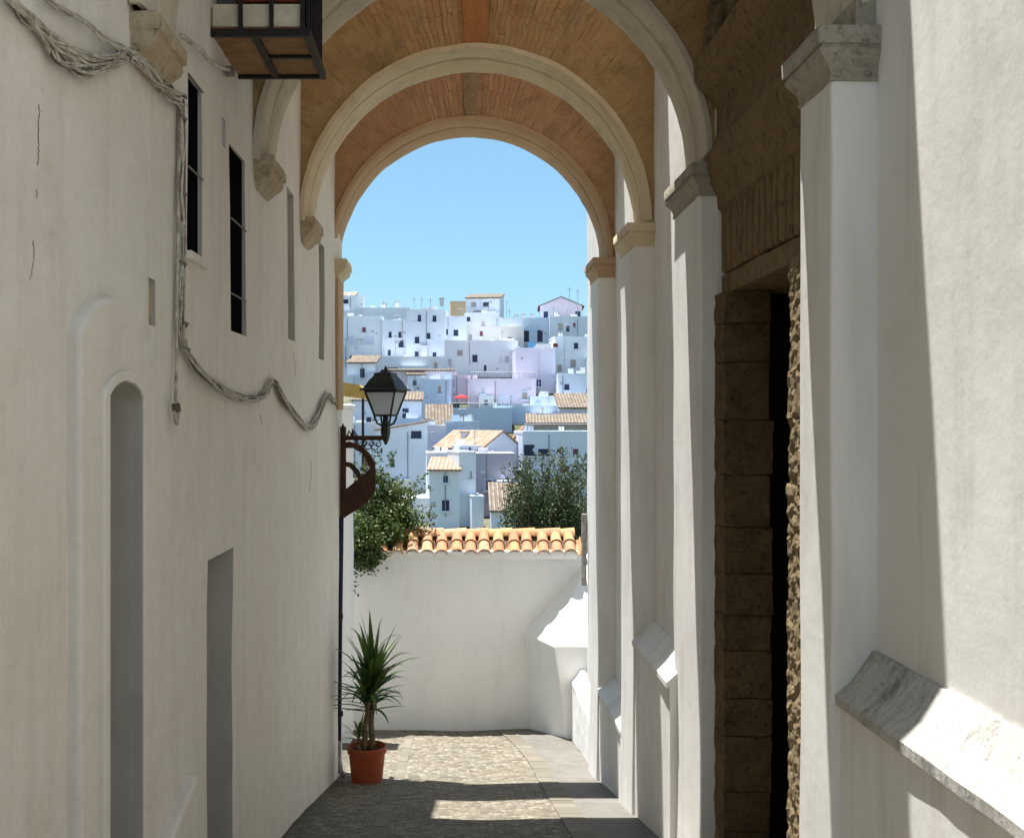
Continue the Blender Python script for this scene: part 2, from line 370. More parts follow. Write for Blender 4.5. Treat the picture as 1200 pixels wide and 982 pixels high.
# ------------------------------------------------------------------ mesh building
LOC = {}
class MB:
    def __init__(s): s.v = []; s.f = []; s.uv = {}
    def add(s, vs, fs):
        o = len(s.v); s.v += [tuple(p) for p in vs]; s.f += [tuple(i + o for i in q) for q in fs]; return o
    def box(s, x0, x1, y0, y1, z0, z1):
        s.add([(x0, y0, z0), (x1, y0, z0), (x1, y1, z0), (x0, y1, z0), (x0, y0, z1), (x1, y0, z1), (x1, y1, z1), (x0, y1, z1)],
              [(3, 2, 1, 0), (4, 5, 6, 7), (0, 1, 5, 4), (1, 2, 6, 5), (2, 3, 7, 6), (3, 0, 4, 7)]); return s
    def prism(s, poly, a0, a1, axis='x'):
        f = {'x': lambda p, a: (a, p[0], p[1]), 'y': lambda p, a: (p[0], a, p[1]), 'z': lambda p, a: (p[0], p[1], a)}[axis]
        n = len(poly); vs = [f(p, a0) for p in poly] + [f(p, a1) for p in poly]
        fs = [tuple(range(n)), tuple(range(2 * n - 1, n - 1, -1))] + [((i + 1) % n, i, n + i, n + (i + 1) % n) for i in range(n)]
        s.add(vs, fs); return s
    def loft(s, rings, close=True, caps=True):
        n = len(rings[0]); o = s.add([p for r in rings for p in r], [])
        for k in range(len(rings) - 1):
            for i in range(n if close else n - 1):
                j = (i + 1) % n
                s.f.append((o + k * n + i, o + k * n + j, o + (k + 1) * n + j, o + (k + 1) * n + i))
        if caps and close:
            s.f.append(tuple(o + i for i in range(n - 1, -1, -1))); s.f.append(tuple(o + (len(rings) - 1) * n + i for i in range(n)))
        return s
    def tube(s, pts, r, seg=6, r2=None):
        pts = [Vector(p) for p in pts]; rings = []
        for i, p in enumerate(pts):
            t = (pts[min(i + 1, len(pts) - 1)] - pts[max(i - 1, 0)]).normalized()
            up = Vector((0, 0, 1)) if abs(t.z) < 0.95 else Vector((1, 0, 0))
            a = t.cross(up).normalized(); b = a.cross(t)
            q = r if r2 is None else r + (r2 - r) * i / max(1, len(pts) - 1)
            rings.append([p + (a * math.cos(w) + b * math.sin(w)) * q for w in [2 * math.pi * k / seg for k in range(seg)]])
        return s.loft(rings)
    def lathe(s, c, prof, seg=24):
        return s.loft([[(c[0] + r * math.cos(2 * math.pi * k / seg), c[1] + r * math.sin(2 * math.pi * k / seg), c[2] + z) for k in range(seg)] for r, z in prof])
    def build(s, name, mat, parent=None, smooth=False, local=False, uvf=None, fix=True):
        org = Vector((0, 0, 0)) if (parent is None or local) else LOC[parent.name]
        me = bpy.data.meshes.new(name)
        me.from_pydata([tuple(Vector(p) - org) for p in s.v], [], s.f)
        if fix:
            bm = bmesh.new(); bm.from_mesh(me); bmesh.ops.recalc_face_normals(bm, faces=bm.faces); bm.to_mesh(me); bm.free()
        if uvf:
            uv = me.uv_layers.new(name='UVMap')
            for lp in me.loops: uv.data[lp.index].uv = uvf(Vector(me.vertices[lp.vertex_index].co) + org)
        me.materials.append(MATS[mat])
        if smooth:
            for p in me.polygons: p.use_smooth = True
            if smooth is not True: me.set_sharp_from_angle(angle=R(smooth))
        o = bpy.data.objects.new(name, me); COL.objects.link(o)
        if parent is not None: o.parent = parent
        LOC[o.name] = org
        return o
def tag(o, label=None, cat=None, group=None, kind=None):
    if label: o['label'] = label
    if cat: o['category'] = cat
    if group: o['group'] = group
    if kind: o['kind'] = kind
    return o
def empty(name, loc, label, cat, group=None, rz=0):
    o = bpy.data.objects.new(name, None); COL.objects.link(o); o.location = loc; o.rotation_euler = (0, 0, rz)
    o.empty_display_size = 0.2; LOC[o.name] = Vector(loc); return tag(o, label, cat, group)
def bevel(o, w, seg=2, angle=40):
    m = o.modifiers.new('bevel', 'BEVEL'); m.width = w; m.segments = seg; m.limit_method = 'ANGLE'; m.angle_limit = R(angle); m.harden_normals = False; return o
def rough_up(o, cuts_len, amp, freq, seed=0.0, axis=None):
    """cut faces to about cuts_len and push the vertices about, as hand-laid plaster or worn stone"""
    me = o.data; bm = bmesh.new(); bm.from_mesh(me)
    for _ in range(7):
        es = [e for e in bm.edges if e.calc_length() > cuts_len]
        if not es: break
        bmesh.ops.subdivide_edges(bm, edges=es, cuts=1, use_grid_fill=True)
    w = LOC[o.name]
    for v in bm.verts:
        p = (v.co + w) * freq + Vector((seed, seed * 1.7, seed * 0.3))
        d = noise.noise_vector(p) * amp + noise.noise_vector(p * 3.1) * amp * 0.35
        if axis == 'x': d = Vector((d.x, 0, 0))
        v.co += d
    bm.to_mesh(me); bm.free(); me.update(); return o
def px(x, y, d): return Vector(((x - VX) / F * d, d, (VY - y) / F * d))

# ------------------------------------------------------------------ the lie of the land
def floor_z(y):
    if y < 11.8: return -1.50 - 0.197 * y
    return -1.50 - 0.197 * 11.8 - 0.14 * (y - 11.8)
def hill_z(d):       # foot of the houses on the far hillside
    pts = [(16.5, -6.0), (30, -14), (60, -24), (95, -14), (105, -10.5), (116, -8.6), (130, -5.5), (145, -1.4), (153, 1.2), (167, 6.5), (180, 12.0), (190, 16.0), (205, 15.5), (300, 5), (900, -30), (2500, -120)]
    if d <= pts[0][0]: return pts[0][1]
    for (a, za), (b, zb) in zip(pts, pts[1:]):
        if d <= b: return za + (zb - za) * (d - a) / (b - a)
    return pts[-1][1]

m = MB(); ys = [-6, 0, 6, 10, 14, 16.5, 20, 25, 30, 45, 60, 75, 95, 105, 116, 130, 145, 153, 167, 180, 190, 200, 215, 250, 300, 450, 900, 1600, 2500]
xs = [-1600, -600, -250, -120, -60, -30, -15, -8, 0, 8, 15, 30, 60, 120, 250, 600, 1600]
for y in ys:
    for x in xs: m.v.append((x, y, hill_z(max(y, 10)) + 0.6 * noise.noise(Vector((x * 0.05, y * 0.05, 0))) - 1.2 if y > 17 else -6.5))
for j in range(len(ys) - 1):
    for i in range(len(xs) - 1):
        a = j * len(xs) + i; m.f.append((a, a + 1, a + len(xs) + 1, a + len(xs)))
tag(m.build('hillside', 'dry_hillside', fix=False), kind='structure')

m = MB(); nx, ny = 16, 100
for j in range(ny + 1):
    y = -5 + 20.7 * j / ny
    for i in range(nx + 1):
        x = -1.75 + 3.7 * i / nx
        m.v.append((x, y, floor_z(y) + 0.003 * noise.noise(Vector((x * 1.5, y * 1.5, 3))) - 0.02 * math.exp(-((x - 0.2) / 0.4) ** 2)))
for j in range(ny):
    for i in range(nx):
        a = j * (nx + 1) + i; m.f.append((a, a + 1, a + nx + 2, a + nx + 1))
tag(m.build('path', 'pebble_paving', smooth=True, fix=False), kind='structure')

m = MB()                               # smooth stone slabs along the right edge and thin border rows
def slab(x0, x1, y0, y1, h=0.012, bendx=None):
    b = bendx or (lambda y: 0.0)
    vs = [(x0 + b(y0), y0, floor_z(y0) + h), (x1 + b(y0), y0, floor_z(y0) + h), (x1 + b(y1), y1, floor_z(y1) + h), (x0 + b(y1), y1, floor_z(y1) + h)]
    lo = [(p[0], p[1], p[2] - 0.06) for p in vs]
    m.add(vs + lo, [(0, 1, 2, 3), (0, 4, 5, 1), (1, 5, 6, 2), (2, 6, 7, 3), (3, 7, 4, 0)])
y = 2.0
bend = lambda y: -0.04 * max(0.0, y - 12.2) ** 1.6
while y < 15.3:
    L = rnd.uniform(0.55, 1.0); y1 = min(y + L, 15.42)
    slab(1.06, 1.60 - bend(y) , y + 0.002, y1 - 0.002, 0.0055 + rnd.uniform(-.001, .001), bend)
    y = y1
tag(m.build('paving_slabs', 'slab_stone'), kind='structure')
m = MB(); y = 2.0
while y < 15.3:
    y1 = y + rnd.uniform(0.16, 0.34)
    slab(0.90, 1.10, y + 0.001, y1 - 0.002, 0.009 + rnd.uniform(-.0015, .0015), bend)
    slab(-0.62, -0.52, y + 0.001, y1 - 0.002, 0.004 + rnd.uniform(-.002, .003))
    y = y1
tag(m.build('kerb_stones', 'border_stone'), kind='structure')

# ------------------------------------------------------------------ the house along the left side
def lx(y):
    pts = [(-3, -1.42), (3.0, -1.35), (4.7, -1.31), (7.4, -1.285), (9.8, -1.285), (11.0, -1.25), (12.3, -1.215)]
    if y <= pts[0][0]: return pts[0][1]
    for (a, xa), (b, xb) in zip(pts, pts[1:]):
        if y <= b: return xa + (xb - xa) * (y - a) / (b - a)
    return pts[-1][1]
def lwx(y, z): return lx(y) + 0.014 * noise.noise(Vector((0, y * 0.8, z * 0.8))) + 0.006 * noise.noise(Vector((5, y * 2.4, z * 2.4)))
def lw(x, y, off=0.0):                 # the point of the left wall seen at photo pixel x, y
    d = 5.0
    for _ in range(8): d = -(lx(d) + off) / (VX - x) * F
    return Vector((lx(d) + off, d, (VY - y) / F * d))
house = empty('house', (-1.6, 6, floor_z(6)), 'long white plastered house wall with deep niches and cables on the left of the alley', 'house')
def wall_slab(y0, y1, z0, z1, step=0.22):
    m = MB(); ny = max(2, int((y1 - y0) / step)); nz = max(2, int((z1 - z0) / step))
    Y = [y0 + (y1 - y0) * i / ny for i in range(ny + 1)]; Z = [z0 + (z1 - z0) * k / nz for k in range(nz + 1)]
    for k in Z:
        for y in Y: m.v.append((lwx(y, k), y, k))
    n1 = len(m.v)
    for k in Z:
        for y in Y: m.v.append((-2.6, y, k))
    w = ny + 1
    for k in range(nz):
        for i in range(ny):
            a = k * w + i; m.f.append((a, a + w, a + w + 1, a + 1)); a += n1; m.f.append((a, a + 1, a + w + 1, a + w))
    for k in range(nz):
        a = k * w; m.f.append((a, n1 + a, n1 + a + w, a + w)); a = k * w + ny; m.f.append((a, a + w, n1 + a + w, n1 + a))
    for i in range(ny):
        a = i; m.f.append((a, a + 1, n1 + a + 1, n1 + a)); a = nz * w + i; m.f.append((a, n1 + a, n1 + a + 1, a + 1))
    return m
wall = wall_slab(-4.0, 12.25, -4.6, 3.7).build('wall', 'left_plaster', house, smooth=35)
def sx(x): return -lx(6) * F / (VX - x) if False else lw(x, VY).y
def zz(y, d): return (VY - y) / F * d
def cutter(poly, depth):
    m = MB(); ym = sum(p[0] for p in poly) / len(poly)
    m.prism(poly, lx(ym) - depth, lx(ym) + 0.4, 'x'); o = m.build('cutter', 'niche_shade_plaster', house); return o
def rect(y0, y1, z0, z1): return [(y0, z0), (y1, z0), (y1, z1), (y0, z1)]
def archp(y0, y1, z0, zs, rise, n=12):
    pts = [(y0, z0), (y1, z0)]
    for i in range(n + 1):
        t = 1 - i / n; yy = y0 + (y1 - y0) * t; pts.append((yy, zs + rise * math.sin(math.pi * t) ** 0.75))
    return pts
# openings, from the pixel columns they show in
n_y0, n_y1 = sx(108), sx(152)
niche_poly = archp(n_y0, n_y1, floor_z(4.2) + 0.05, zz(465, 4.15), 0.06)
d_y0, d_y1 = sx(243), sx(272)
w1 = (sx(220), sx(237), zz(298, 5.6), zz(95, 5.6)); w2 = (sx(270), sx(288), zz(392, 6.75), zz(172, 6.55))
b1 = (sx(336.5), sx(345), zz(400, 8.95), zz(226, 8.9)); b2 = (sx(373.5), sx(380), zz(424, 11.1), zz(292, 11.0))
bx1 = (sx(175), sx(183), zz(381, 4.82), zz(326, 4.82)); bx2 = (sx(261.5), sx(266), zz(171, 6.3), zz(138, 6.3))
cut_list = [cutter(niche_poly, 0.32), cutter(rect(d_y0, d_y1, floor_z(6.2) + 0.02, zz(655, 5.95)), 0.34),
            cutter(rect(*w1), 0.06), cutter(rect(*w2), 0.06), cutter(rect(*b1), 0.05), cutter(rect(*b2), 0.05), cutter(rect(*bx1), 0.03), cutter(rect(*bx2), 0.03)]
# the raised arched surround of the niche, cut by the same niche
s_y0, s_y1 = sx(78), sx(166)
poly = archp(s_y0, s_y1, floor_z(4.2) - 0.2, zz(392, 4.0), 0.16, 16)
mm = MB(); mm.prism(poly, lx(4.2) - 0.1, lx(4.2) + 0.045, 'x'); surround = mm.build('door_surround', 'left_plaster', house)
surround.data.materials.append(MATS['niche_shade_plaster'])
poly2 = archp(n_y0 - 0.07, n_y1 + 0.12, floor_z(4.2) - 0.2, zz(463, 4.15), 0.10, 14)
mm = MB(); mm.prism(poly2, lx(4.2) - 0.1, lx(4.2) + 0.068, 'x'); inner = mm.build('door_trim', 'left_plaster', house)
def carve(o, cutters):
    for c in cutters:
        md = o.modifiers.new('cut', 'BOOLEAN'); md.operation = 'DIFFERENCE'; md.solver = 'EXACT'; md.material_mode = 'TRANSFER'; md.object = c
    dg = bpy.context.evaluated_depsgraph_get(); dg.update()
    me = bpy.data.meshes.new_from_object(o.evaluated_get(dg)); o.modifiers.clear(); o.data = me
bpy.context.view_layer.update()
def grown(g):
    return archp(n_y0 - g, n_y1 + g, floor_z(4.2) + 0.05 - g, zz(465, 4.15) + g, 0.06)
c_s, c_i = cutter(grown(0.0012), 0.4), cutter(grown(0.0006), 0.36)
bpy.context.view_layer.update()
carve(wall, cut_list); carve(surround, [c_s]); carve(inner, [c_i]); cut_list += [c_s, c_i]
bevel(surround, 0.02, 3); bevel(inner, 0.02, 3)
for c in cut_list: bpy.data.objects.remove(c)
# window leaves and bars
def window_dark(w, bars):
    y0, y1, z0, z1 = w; ym = (y0 + y1) / 2; x = lx(ym) - 0.022
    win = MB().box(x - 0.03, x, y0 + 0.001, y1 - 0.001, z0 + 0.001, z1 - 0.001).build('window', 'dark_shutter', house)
    for k in bars:
        f = MB(); zz_ = z0 + (z1 - z0) * k; f.tube([(x + 0.026, y0 - 0.004, zz_), (x + 0.026, y1 + 0.004, zz_)], 0.0055); f.build('bar', 'fixing', win)
window_dark(w1, (0.47, 0.99)); window_dark(w2, (0.2, 0.6))
m = MB(); y0, y1, z0, z1 = w1; m.box(lx(y0) - 0.02, lx(y0) + 0.03, y0 - 0.03, y1 + 0.05, z0 - 0.05, z0 - 0.003); bevel(m.build('window_sill', 'left_plaster', house), 0.01)
m = MB(); y0, y1, z0, z1 = bx1; m.box(lx(y0) - 0.028, lx(y0) - 0.008, y0 + 0.02, y1 - 0.02, z0 + 0.03, z1 - 0.03); bevel(m.build('meter_cover', 'corbel_stone', house), 0.006)
m = MB(); y0, y1, z0, z1 = bx2; m.box(lx(y0) - 0.028, lx(y0) - 0.004, y0 + 0.01, y1 - 0.01, z0 + 0.01, z1 - 0.01); bevel(m.build('meter_cover', 'old_pipe', house), 0.006)
m = MB(); m.box(lx(12.0) - 0.08, lx(11.9) + 0.022, 11.72, 12.27, 0.1, 1.5); rough_up(m.build('corner_jamb', 'soffit_tan', house), 0.2, 0.006, 3, 5)
# low sloping step at the foot of the wall, upper storey and cornice
p0 = lw(176, 985); p1 = lw(218, 935)
m = MB(); m.prism([(p0.y, floor_z(p0.y) - .3), (p1.y, floor_z(p1.y) - .3), (p1.y, p1.z + 0.12), (p0.y - 0.1, p0.z - 0.08)], lx(4.8) - 0.1, lx(4.8) + 0.07, 'x')
bevel(m.build('plinth_block', 'left_plaster', house), 0.02, 3)
MB().box(-7.0, -2.6, -4.0, 12.25, -6.0, 3.69).build('wall_core', 'white_plaster', house)
o = MB().box(-7.0, -1.33, -4.0, 7.6, 3.7, 7.2).build('upper_wall', 'left_plaster', house)
m = MB(); m.prism([(-7.0, 3.7), (-1.22, 3.7), (-1.18, 3.78), (-7.0, 4.9)], 7.6, 12.3, 'y'); m.build('eaves_roof', 'clay_tiles', house)
m = MB()
for i in range(2): m.box(-7.2 - .05 * i, -1.25 + 0.07 * i, -4.1, 7.68 + .04 * i, 7.203 + 0.103 * i, 7.303 + 0.103 * i)
m.build('cornice', 'white_plaster', house)

rk = random.Random(8)
def crackline(pl):
    out = []
    for (xa, ya), (xb, yb) in zip(pl, pl[1:]):
        n = max(2, int(abs(yb - ya) / 3))
        for i in range(n): out.append(lw(xa + (xb - xa) * i / n + rk.uniform(-.9, .9), ya + (yb - ya) * i / n + rk.uniform(-1, 1), 0.0))
    return out
for pl in (((44, 122), (43, 150), (42, 196)), ((41, 222), (41, 236)), ((38, 282), (40, 296), (37, 318), (34, 332)), ((343, 412), (345, 430), (344, 445)), ((363, 540), (364, 560), (361, 580)), ((305, 486), (306, 500))):
    m = MB(); m.tube(smooth_path([lw(x, y, 0.012) for x, y in pl], 4) if False else [Vector((lwx(q.y, q.z) + 0.0015, q.y, q.z)) for q in crackline(pl)], 0.0016, 4); m.build('crack', 'fixing', house)
# ------------------------------------------------------------------ the church on the right
church = empty('church', (3.0, 8, floor_z(8)), 'tall white plastered church wall with buttress piers and a brown stone portal', 'church')
RW, PL = 1.71, 1.545
def pier_box(m, u, y0, y1, z0, z1): m.box(u, RW + 0.25, y0, y1, z0, z1)
m = MB(); m.box(RW, 2.4, -4.0, 5.16, -4.0, 9.0)
rough_up(m.build('wall', 'church_plaster', church), 0.35, 0.007, 0.7, 3)
m = MB(); m.box(RW, 2.4, 7.155, 14.05, -6.0, 9.0)
rough_up(m.build('wall', 'church_plaster', church), 0.35, 0.012, 0.7, 5)
MB().box(2.95, 9.0, -4.0, 14.03, -6.0, 8.95).build('nave', 'white_plaster', church)
MB().box(2.4, 2.95, -4.0, 14.05, 7.5, 8.97).build('nave', 'white_plaster', church)
# weathered plinths with sloped tops
def plinth(y0, y1, zl, zu, mat='church_plaster', lip=0.02, u=PL):
    m = MB(); m.box(u, RW + 0.02, y0, y1, -6.0, zl); rough_up(m.build('plinth', mat, church), 0.3, 0.012, 0.9, y0)
    n = max(2, int((y1 - y0) / 0.12)); mt = MB(); rings = []
    for i in range(n + 1):
        y = y0 + (y1 - y0) * i / n; w = 0.008 * noise.noise(Vector((y * 3, zl, 2)))
        rings.append([(u - lip + w, y, zl - 0.035), (u - lip + w, y, zl + 0.004), (u + 0.05, y, zl + (zu - zl) * 0.36 + w), (RW - 0.02, y, zu + w), (RW + 0.03, y, zu + w), (RW + 0.03, y, zl - 0.035)])
    mt.loft(rings); o = mt.build('plinth_ledge', 'ledge_stone' if y0 < 0 else mat, church)
plinth(-4.0, 4.52, -1.11, -0.93, u=1.56)
plinth(7.9, 9.42, -1.88, -1.70)
plinth(10.05, 11.68, -2.83, -2.70)
plinth(12.3, 14.66, -3.46, -3.30, 'white_plaster', 0.0, 1.57)
m = MB(); m.box(1.55, 1.60, 8.05, 8.12, -3.0, -2.62); m.build('repair_patch', 'plate_white', church)

# the stone portal between the two nearest piers
portal_front = 1.69
m = MB(); fz = floor_z(6.3) - 0.6
def course_blocks(m, faces, z0, z1, h, rng):
    z = z0
    while z < z1 - 0.05:
        hh = min(h * rng.uniform(0.7, 1.25), z1 - z)
        faces(m, z + 0.002, z + hh - 0.003, rng); z += hh
rg = random.Random(3)
def far_jamb(m, za, zb, rg):
    o = rg.uniform(-0.012, 0.012); m.box(portal_front + 0.0, 1.985 + rg.uniform(-0.02, 0.012), 6.90 + o, 7.15, za, zb)
course_blocks(m, far_jamb, fz, 0.80, 0.30, rg)
o = m.build('door_jamb', 'quoin_stone', church); rough_up(o, 0.05, 0.009, 11.0, 1); bevel(o, 0.005)
m = MB()
def near_jamb(m, za, zb, rg):
    o = rg.uniform(-0.025, 0.025); m.box(portal_front - 0.005, 2.02, 5.15, 5.56 + o, za, zb)
course_blocks(m, near_jamb, fz, 0.80, 0.32, rg)
o = m.build('door_jamb', 'edge_stone', church); rough_up(o, 0.03, 0.012, 22.0, 2)
m = MB(); m.box(portal_front + 0.03, 1.98, 6.935, 7.15, fz, 0.79); m.box(portal_front + 0.05, 2.02, 5.14, 5.5, fz, 0.79); m.build('jamb_backing', 'carved_stone', church)
# lintel, fluted frieze, cove cornice and pediment
m = MB(); m.box(portal_front + 0.05, 2.3, 5.14, 7.15, 0.80, 0.92); m.box(portal_front + 0.09, 2.3, 5.14, 7.15, 0.92, 2.4)
o = m.build('lintel', 'portal_stone', church); rough_up(o, 0.12, 0.01, 3, 4)
m = MB()
for i in range(16):
    y = 5.16 + i * 0.125; m.box(portal_front + 0.04, portal_front + 0.11, y, y + 0.1, 0.93, 1.36)
o = m.build('frieze', 'portal_stone', church); rough_up(o, 0.12, 0.012, 5, 3); bevel(o, 0.02, 2)
prof = [(portal_front + 0.05, 1.33), (portal_front + 0.02, 1.35), (portal_front + 0.015, 1.43), (portal_front - 0.02, 1.50), (portal_front - 0.055, 1.60), (portal_front - 0.06, 1.70), (portal_front - 0.02, 1.74),
        (portal_front + 0.015, 1.84), (portal_front + 0.015, 1.98), (portal_front - 0.02, 2.06), (portal_front - 0.09, 2.11), (portal_front - 0.13, 2.17), (portal_front - 0.135, 2.27), (portal_front - 0.06, 2.31), (portal_front + 0.0, 2.42), (portal_front + 0.3, 2.44), (portal_front + 0.3, 1.33)]
m = MB()
def sweep_y(m, prof, y0, y1, step=0.05, amp=0.004):
    n = max(2, int((y1 - y0) / step)); rings = []
    for i in range(n + 1):
        y = y0 + (y1 - y0) * i / n
        rings.append([(x + amp * noise.noise(Vector((y * 5, z * 7, 1))), y, z + amp * noise.noise(Vector((y * 5, z * 7, 9)))) for x, z in prof])
    m.loft(rings)
sweep_y(m, prof, 5.14, 7.15); m.build('cornice', 'portal_stone', church, smooth=40)
m = MB(); m.box(portal_front + 0.05, 2.3, 5.14, 7.15, 2.4, 6.5); o = m.build('gable_block', 'carved_stone', church); rough_up(o, 0.15, 0.03, 3, 7)
m = MB(); sweep_y(m, [(portal_front + 0.1, 2.92), (portal_front - 0.10, 3.0), (portal_front - 0.28, 3.1), (portal_front - 0.36, 3.16), (portal_front - 0.36, 3.3), (portal_front - 0.2, 3.4), (portal_front + 0.1, 3.6)], 5.3, 7.15); m.build('added_shade_hood', 'portal_stone', church, smooth=40)  # added ledge above the view, there to shade the portal below
# carved volute standing on the far end of the cornice
m = MB(); pts = []
for i in range(46):
    t = i / 45; a = R(-100) + t * R(640); r = 0.17 * (1 - 0.74 * t)
    pts.append((portal_front - 0.02 - 0.04 * t, 6.84 + r * math.cos(a) * 0.85, 2.56 + r * math.sin(a)))
m.tube(pts, 0.062, 9, 0.035)
m.tube([(portal_front, 6.98, 2.22), (portal_front - .05, 7.0, 2.34), (portal_front - .06, 6.95, 2.42), (portal_front - .02, 6.85, 2.40)], 0.07, 8, 0.05)
for k in range(5):
    m.tube([(portal_front + .02, 6.55 + .03 * k, 2.36), (portal_front - .03, 6.50 + .05 * k, 2.48 + .03 * k), (portal_front - .05, 6.44 + .06 * k, 2.54 + .05 * k)], 0.045, 7, 0.02)
m.box(portal_front - 0.03, portal_front + 0.2, 6.42, 7.03, 2.33, 2.43)
o = m.build('carved_volute', 'carved_stone', church, smooth=True)
# dark doorway
x0_, x1_, ya_, yb_ = 1.975, 2.9, 5.2, 7.05
m = MB(); m.add([(x0_, ya_, fz), (x1_, ya_, fz), (x1_, yb_, fz), (x0_, yb_, fz), (x0_, ya_, 0.95), (x1_, ya_, 0.95), (x1_, yb_, 0.95), (x0_, yb_, 0.95)],
               [(0, 1, 2, 3), (4, 7, 6, 5), (0, 4, 5, 1), (1, 5, 6, 2), (2, 6, 7, 3)])
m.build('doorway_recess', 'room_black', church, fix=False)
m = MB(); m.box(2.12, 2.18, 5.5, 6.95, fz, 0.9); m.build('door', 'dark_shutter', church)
# corner strip and downpipe at the end of the church wall
m = MB(); m.tube([(1.665, 14.02, -1.2), (1.665, 14.02, -2.1)], 0.035, 10); m.build('downpipe', 'old_pipe', church)

# ------------------------------------------------------------------ the arches over the alley
CX, RAD, ZS = 0.195, 1.445, 1.68
def ring_pts(r, a): return (CX + r * math.cos(a), ZS + r * math.sin(a))
def make_arch(yn, yf, top, pier, zc, zl, bmat, rmat, capmat, corbmat, label, cby=None):
    root = empty('arch', (CX, yn, floor_z(yn)), label, 'arch', 'arches spanning the alley')
    n = 72; r0 = RAD + 0.03; xl, xr = -1.9, 1.95; m = MB(); nr = 5
    def outer(a):
        c, s_ = math.cos(a), math.sin(a); t = 1e9
        if c > 1e-6: t = min(t, (xr - CX) / c)
        if c < -1e-6: t = min(t, (xl - CX) / c)
        if s_ > 1e-6: t = min(t, (top - ZS) / s_)
        return t
    ca = [math.atan2(top - ZS, xr - CX), math.atan2(top - ZS, xl - CX)]
    A = sorted([math.pi * i / n for i in range(n + 1)] + ca)
    layers = []
    for y in (yn, yf):
        g = []
        for a in A:
            ro = outer(a); row = []
            for k in range(nr + 1):
                t = (k / nr) ** 1.5; r = r0 + (ro - r0) * t; x, z = ring_pts(r, a)
                dy = 0.02 * noise.noise(Vector((x * 2.2, yn, z * 2.2))) if 0 < k else 0
                row.append((x, y + dy * (1 if y == yn else -1), z))
            g.append(row)
        layers.append(g)
    for li, g in enumerate(layers):
        o = m.add([p for row in g for p in row], [])
        for i in range(len(A) - 1):
            for k in range(nr):
                a = o + i * (nr + 1) + k; m.f.append((a, a + 1, a + nr + 2, a + nr + 1))
    w = nr + 1; N = len(A) * w
    for i in range(len(A) - 1):
        m.f.append((i * w, (i + 1) * w, N + (i + 1) * w, N + i * w)); m.f.append((i * w + nr, N + i * w + nr, N + (i + 1) * w + nr, (i + 1) * w + nr))
    for i in (0, len(A) - 1):
        for k in range(nr): m.f.append((i * w + k, i * w + k + 1, N + i * w + k + 1, N + i * w + k))
    def uvf(p):
        x, z = p.x - CX, p.z - ZS; return (math.hypot(x, z) + 0.07, (math.pi / 2 - math.atan2(z, x)) * 1.75)
    m.build('brickwork', bmat, root, uvf=uvf)
    # moulded ring: profile (y, radius), swept round the half circle
    t = yf - yn; d = [(-0.022, 0.05), (-0.022, 0.012), (-0.008, 0.0), (t * 0.34, 0.0), (t * 0.37, 0.028), (t * 0.44, 0.032), (t * 0.47, 0.006), (t * 0.60, 0.002), (t * 0.66, -0.006), (t - 0.02, -0.006), (t + 0.006, 0.004), (t + 0.006, 0.05)]
    m = MB(); rings = []
    for i in range(n + 1):
        a = math.pi * i / n; ring = []
        for dy, dr in d:
            wob = 0.009 * noise.noise(Vector((a * 5, dy * 5, yn))) + 0.005 * noise.noise(Vector((a * 17, dy * 12, yn))); x, z = ring_pts(RAD + dr + wob, a); ring.append((x, yn + dy + 0.004 * noise.noise(Vector((a * 8, dr * 9, yn + 4))), z))
        rings.append(ring)
    m.loft(rings); m.build('arch_ring', rmat, root, smooth=45)
    # pier on the church side with moulded capital
    u, p0, p1 = pier; m = MB(); rings = []
    zb = floor_z(p1) - 0.3; N = 26
    for i in range(N + 1):
        z = zb + (zc - 0.19 - zb) * i / N; q = 0.012 * noise.noise(Vector((z * 1.1, yn, 2))); q2 = 0.012 * noise.noise(Vector((z * 1.1, yn, 7)))
        fl = 0.02 * max(0, -z - 2.6)
        rings.append([(u + q - fl, p0 + q2, z), (u + q2 - fl, p1 + q, z), (RW + 0.1, p1 + q, z), (RW + 0.1, p0 + q2, z)])
    m.loft(rings); bevel(m.build('pier', 'church_plaster', root, smooth=50), 0.015, 3, 60)
    m = MB(); prof = [(-0.29, -0.02), (-0.285, 0.006), (-0.265, 0.008), (-0.255, 0.002), (-0.225, 0.008), (-0.195, 0.022), (-0.165, 0.045), (-0.14, 0.064), (-0.12, 0.068), (-0.115, 0.058), (-0.10, 0.058), (-0.095, 0.078), (-0.01, 0.08), (0.0, 0.073), (0.0, 0.0)]
    rings = [[(u - e * .8, p0 - e * 0.5, zc + z * .74), (u - e * .8, p1 + e * 0.5, zc + z * .74), (RW + 0.06, p1 + e * 0.5, zc + z * .74), (RW + 0.06, p0 - e * 0.5, zc + z * .74)] for z, e in prof]
    m.loft(rings); o = m.build('capital', capmat, root, smooth=40); rough_up(o, 0.12, 0.004, 4.0, yn)
    if zc < ZS - 0.01: mb_ = MB(); mb_.box(CX + RAD - 0.01, RW + 0.05, p0 + 0.02, p1 - 0.02, zc - 0.004, ZS + 0.02); mb_.build('impost', capmat, root); bevel(o, 0.008, 2, 50)
    # corbel on the house side, tapering into the wall
    m = MB(); cby = cby or (yn + 0.02, yf - 0.02); xw = lx(yn); prof = [(0.0, 0.10, 0.0), (-0.008, 0.115, 0.01), (-0.07, 0.115, 0.01), (-0.078, 0.095, 0.0), (-0.10, 0.10, 0.0), (-0.125, 0.085, 0.0), (-0.15, 0.055, -0.01), (-0.175, 0.03, -0.03), (-0.20, 0.015, -0.05), (-0.215, 0.004, -0.08)]
    rings = []
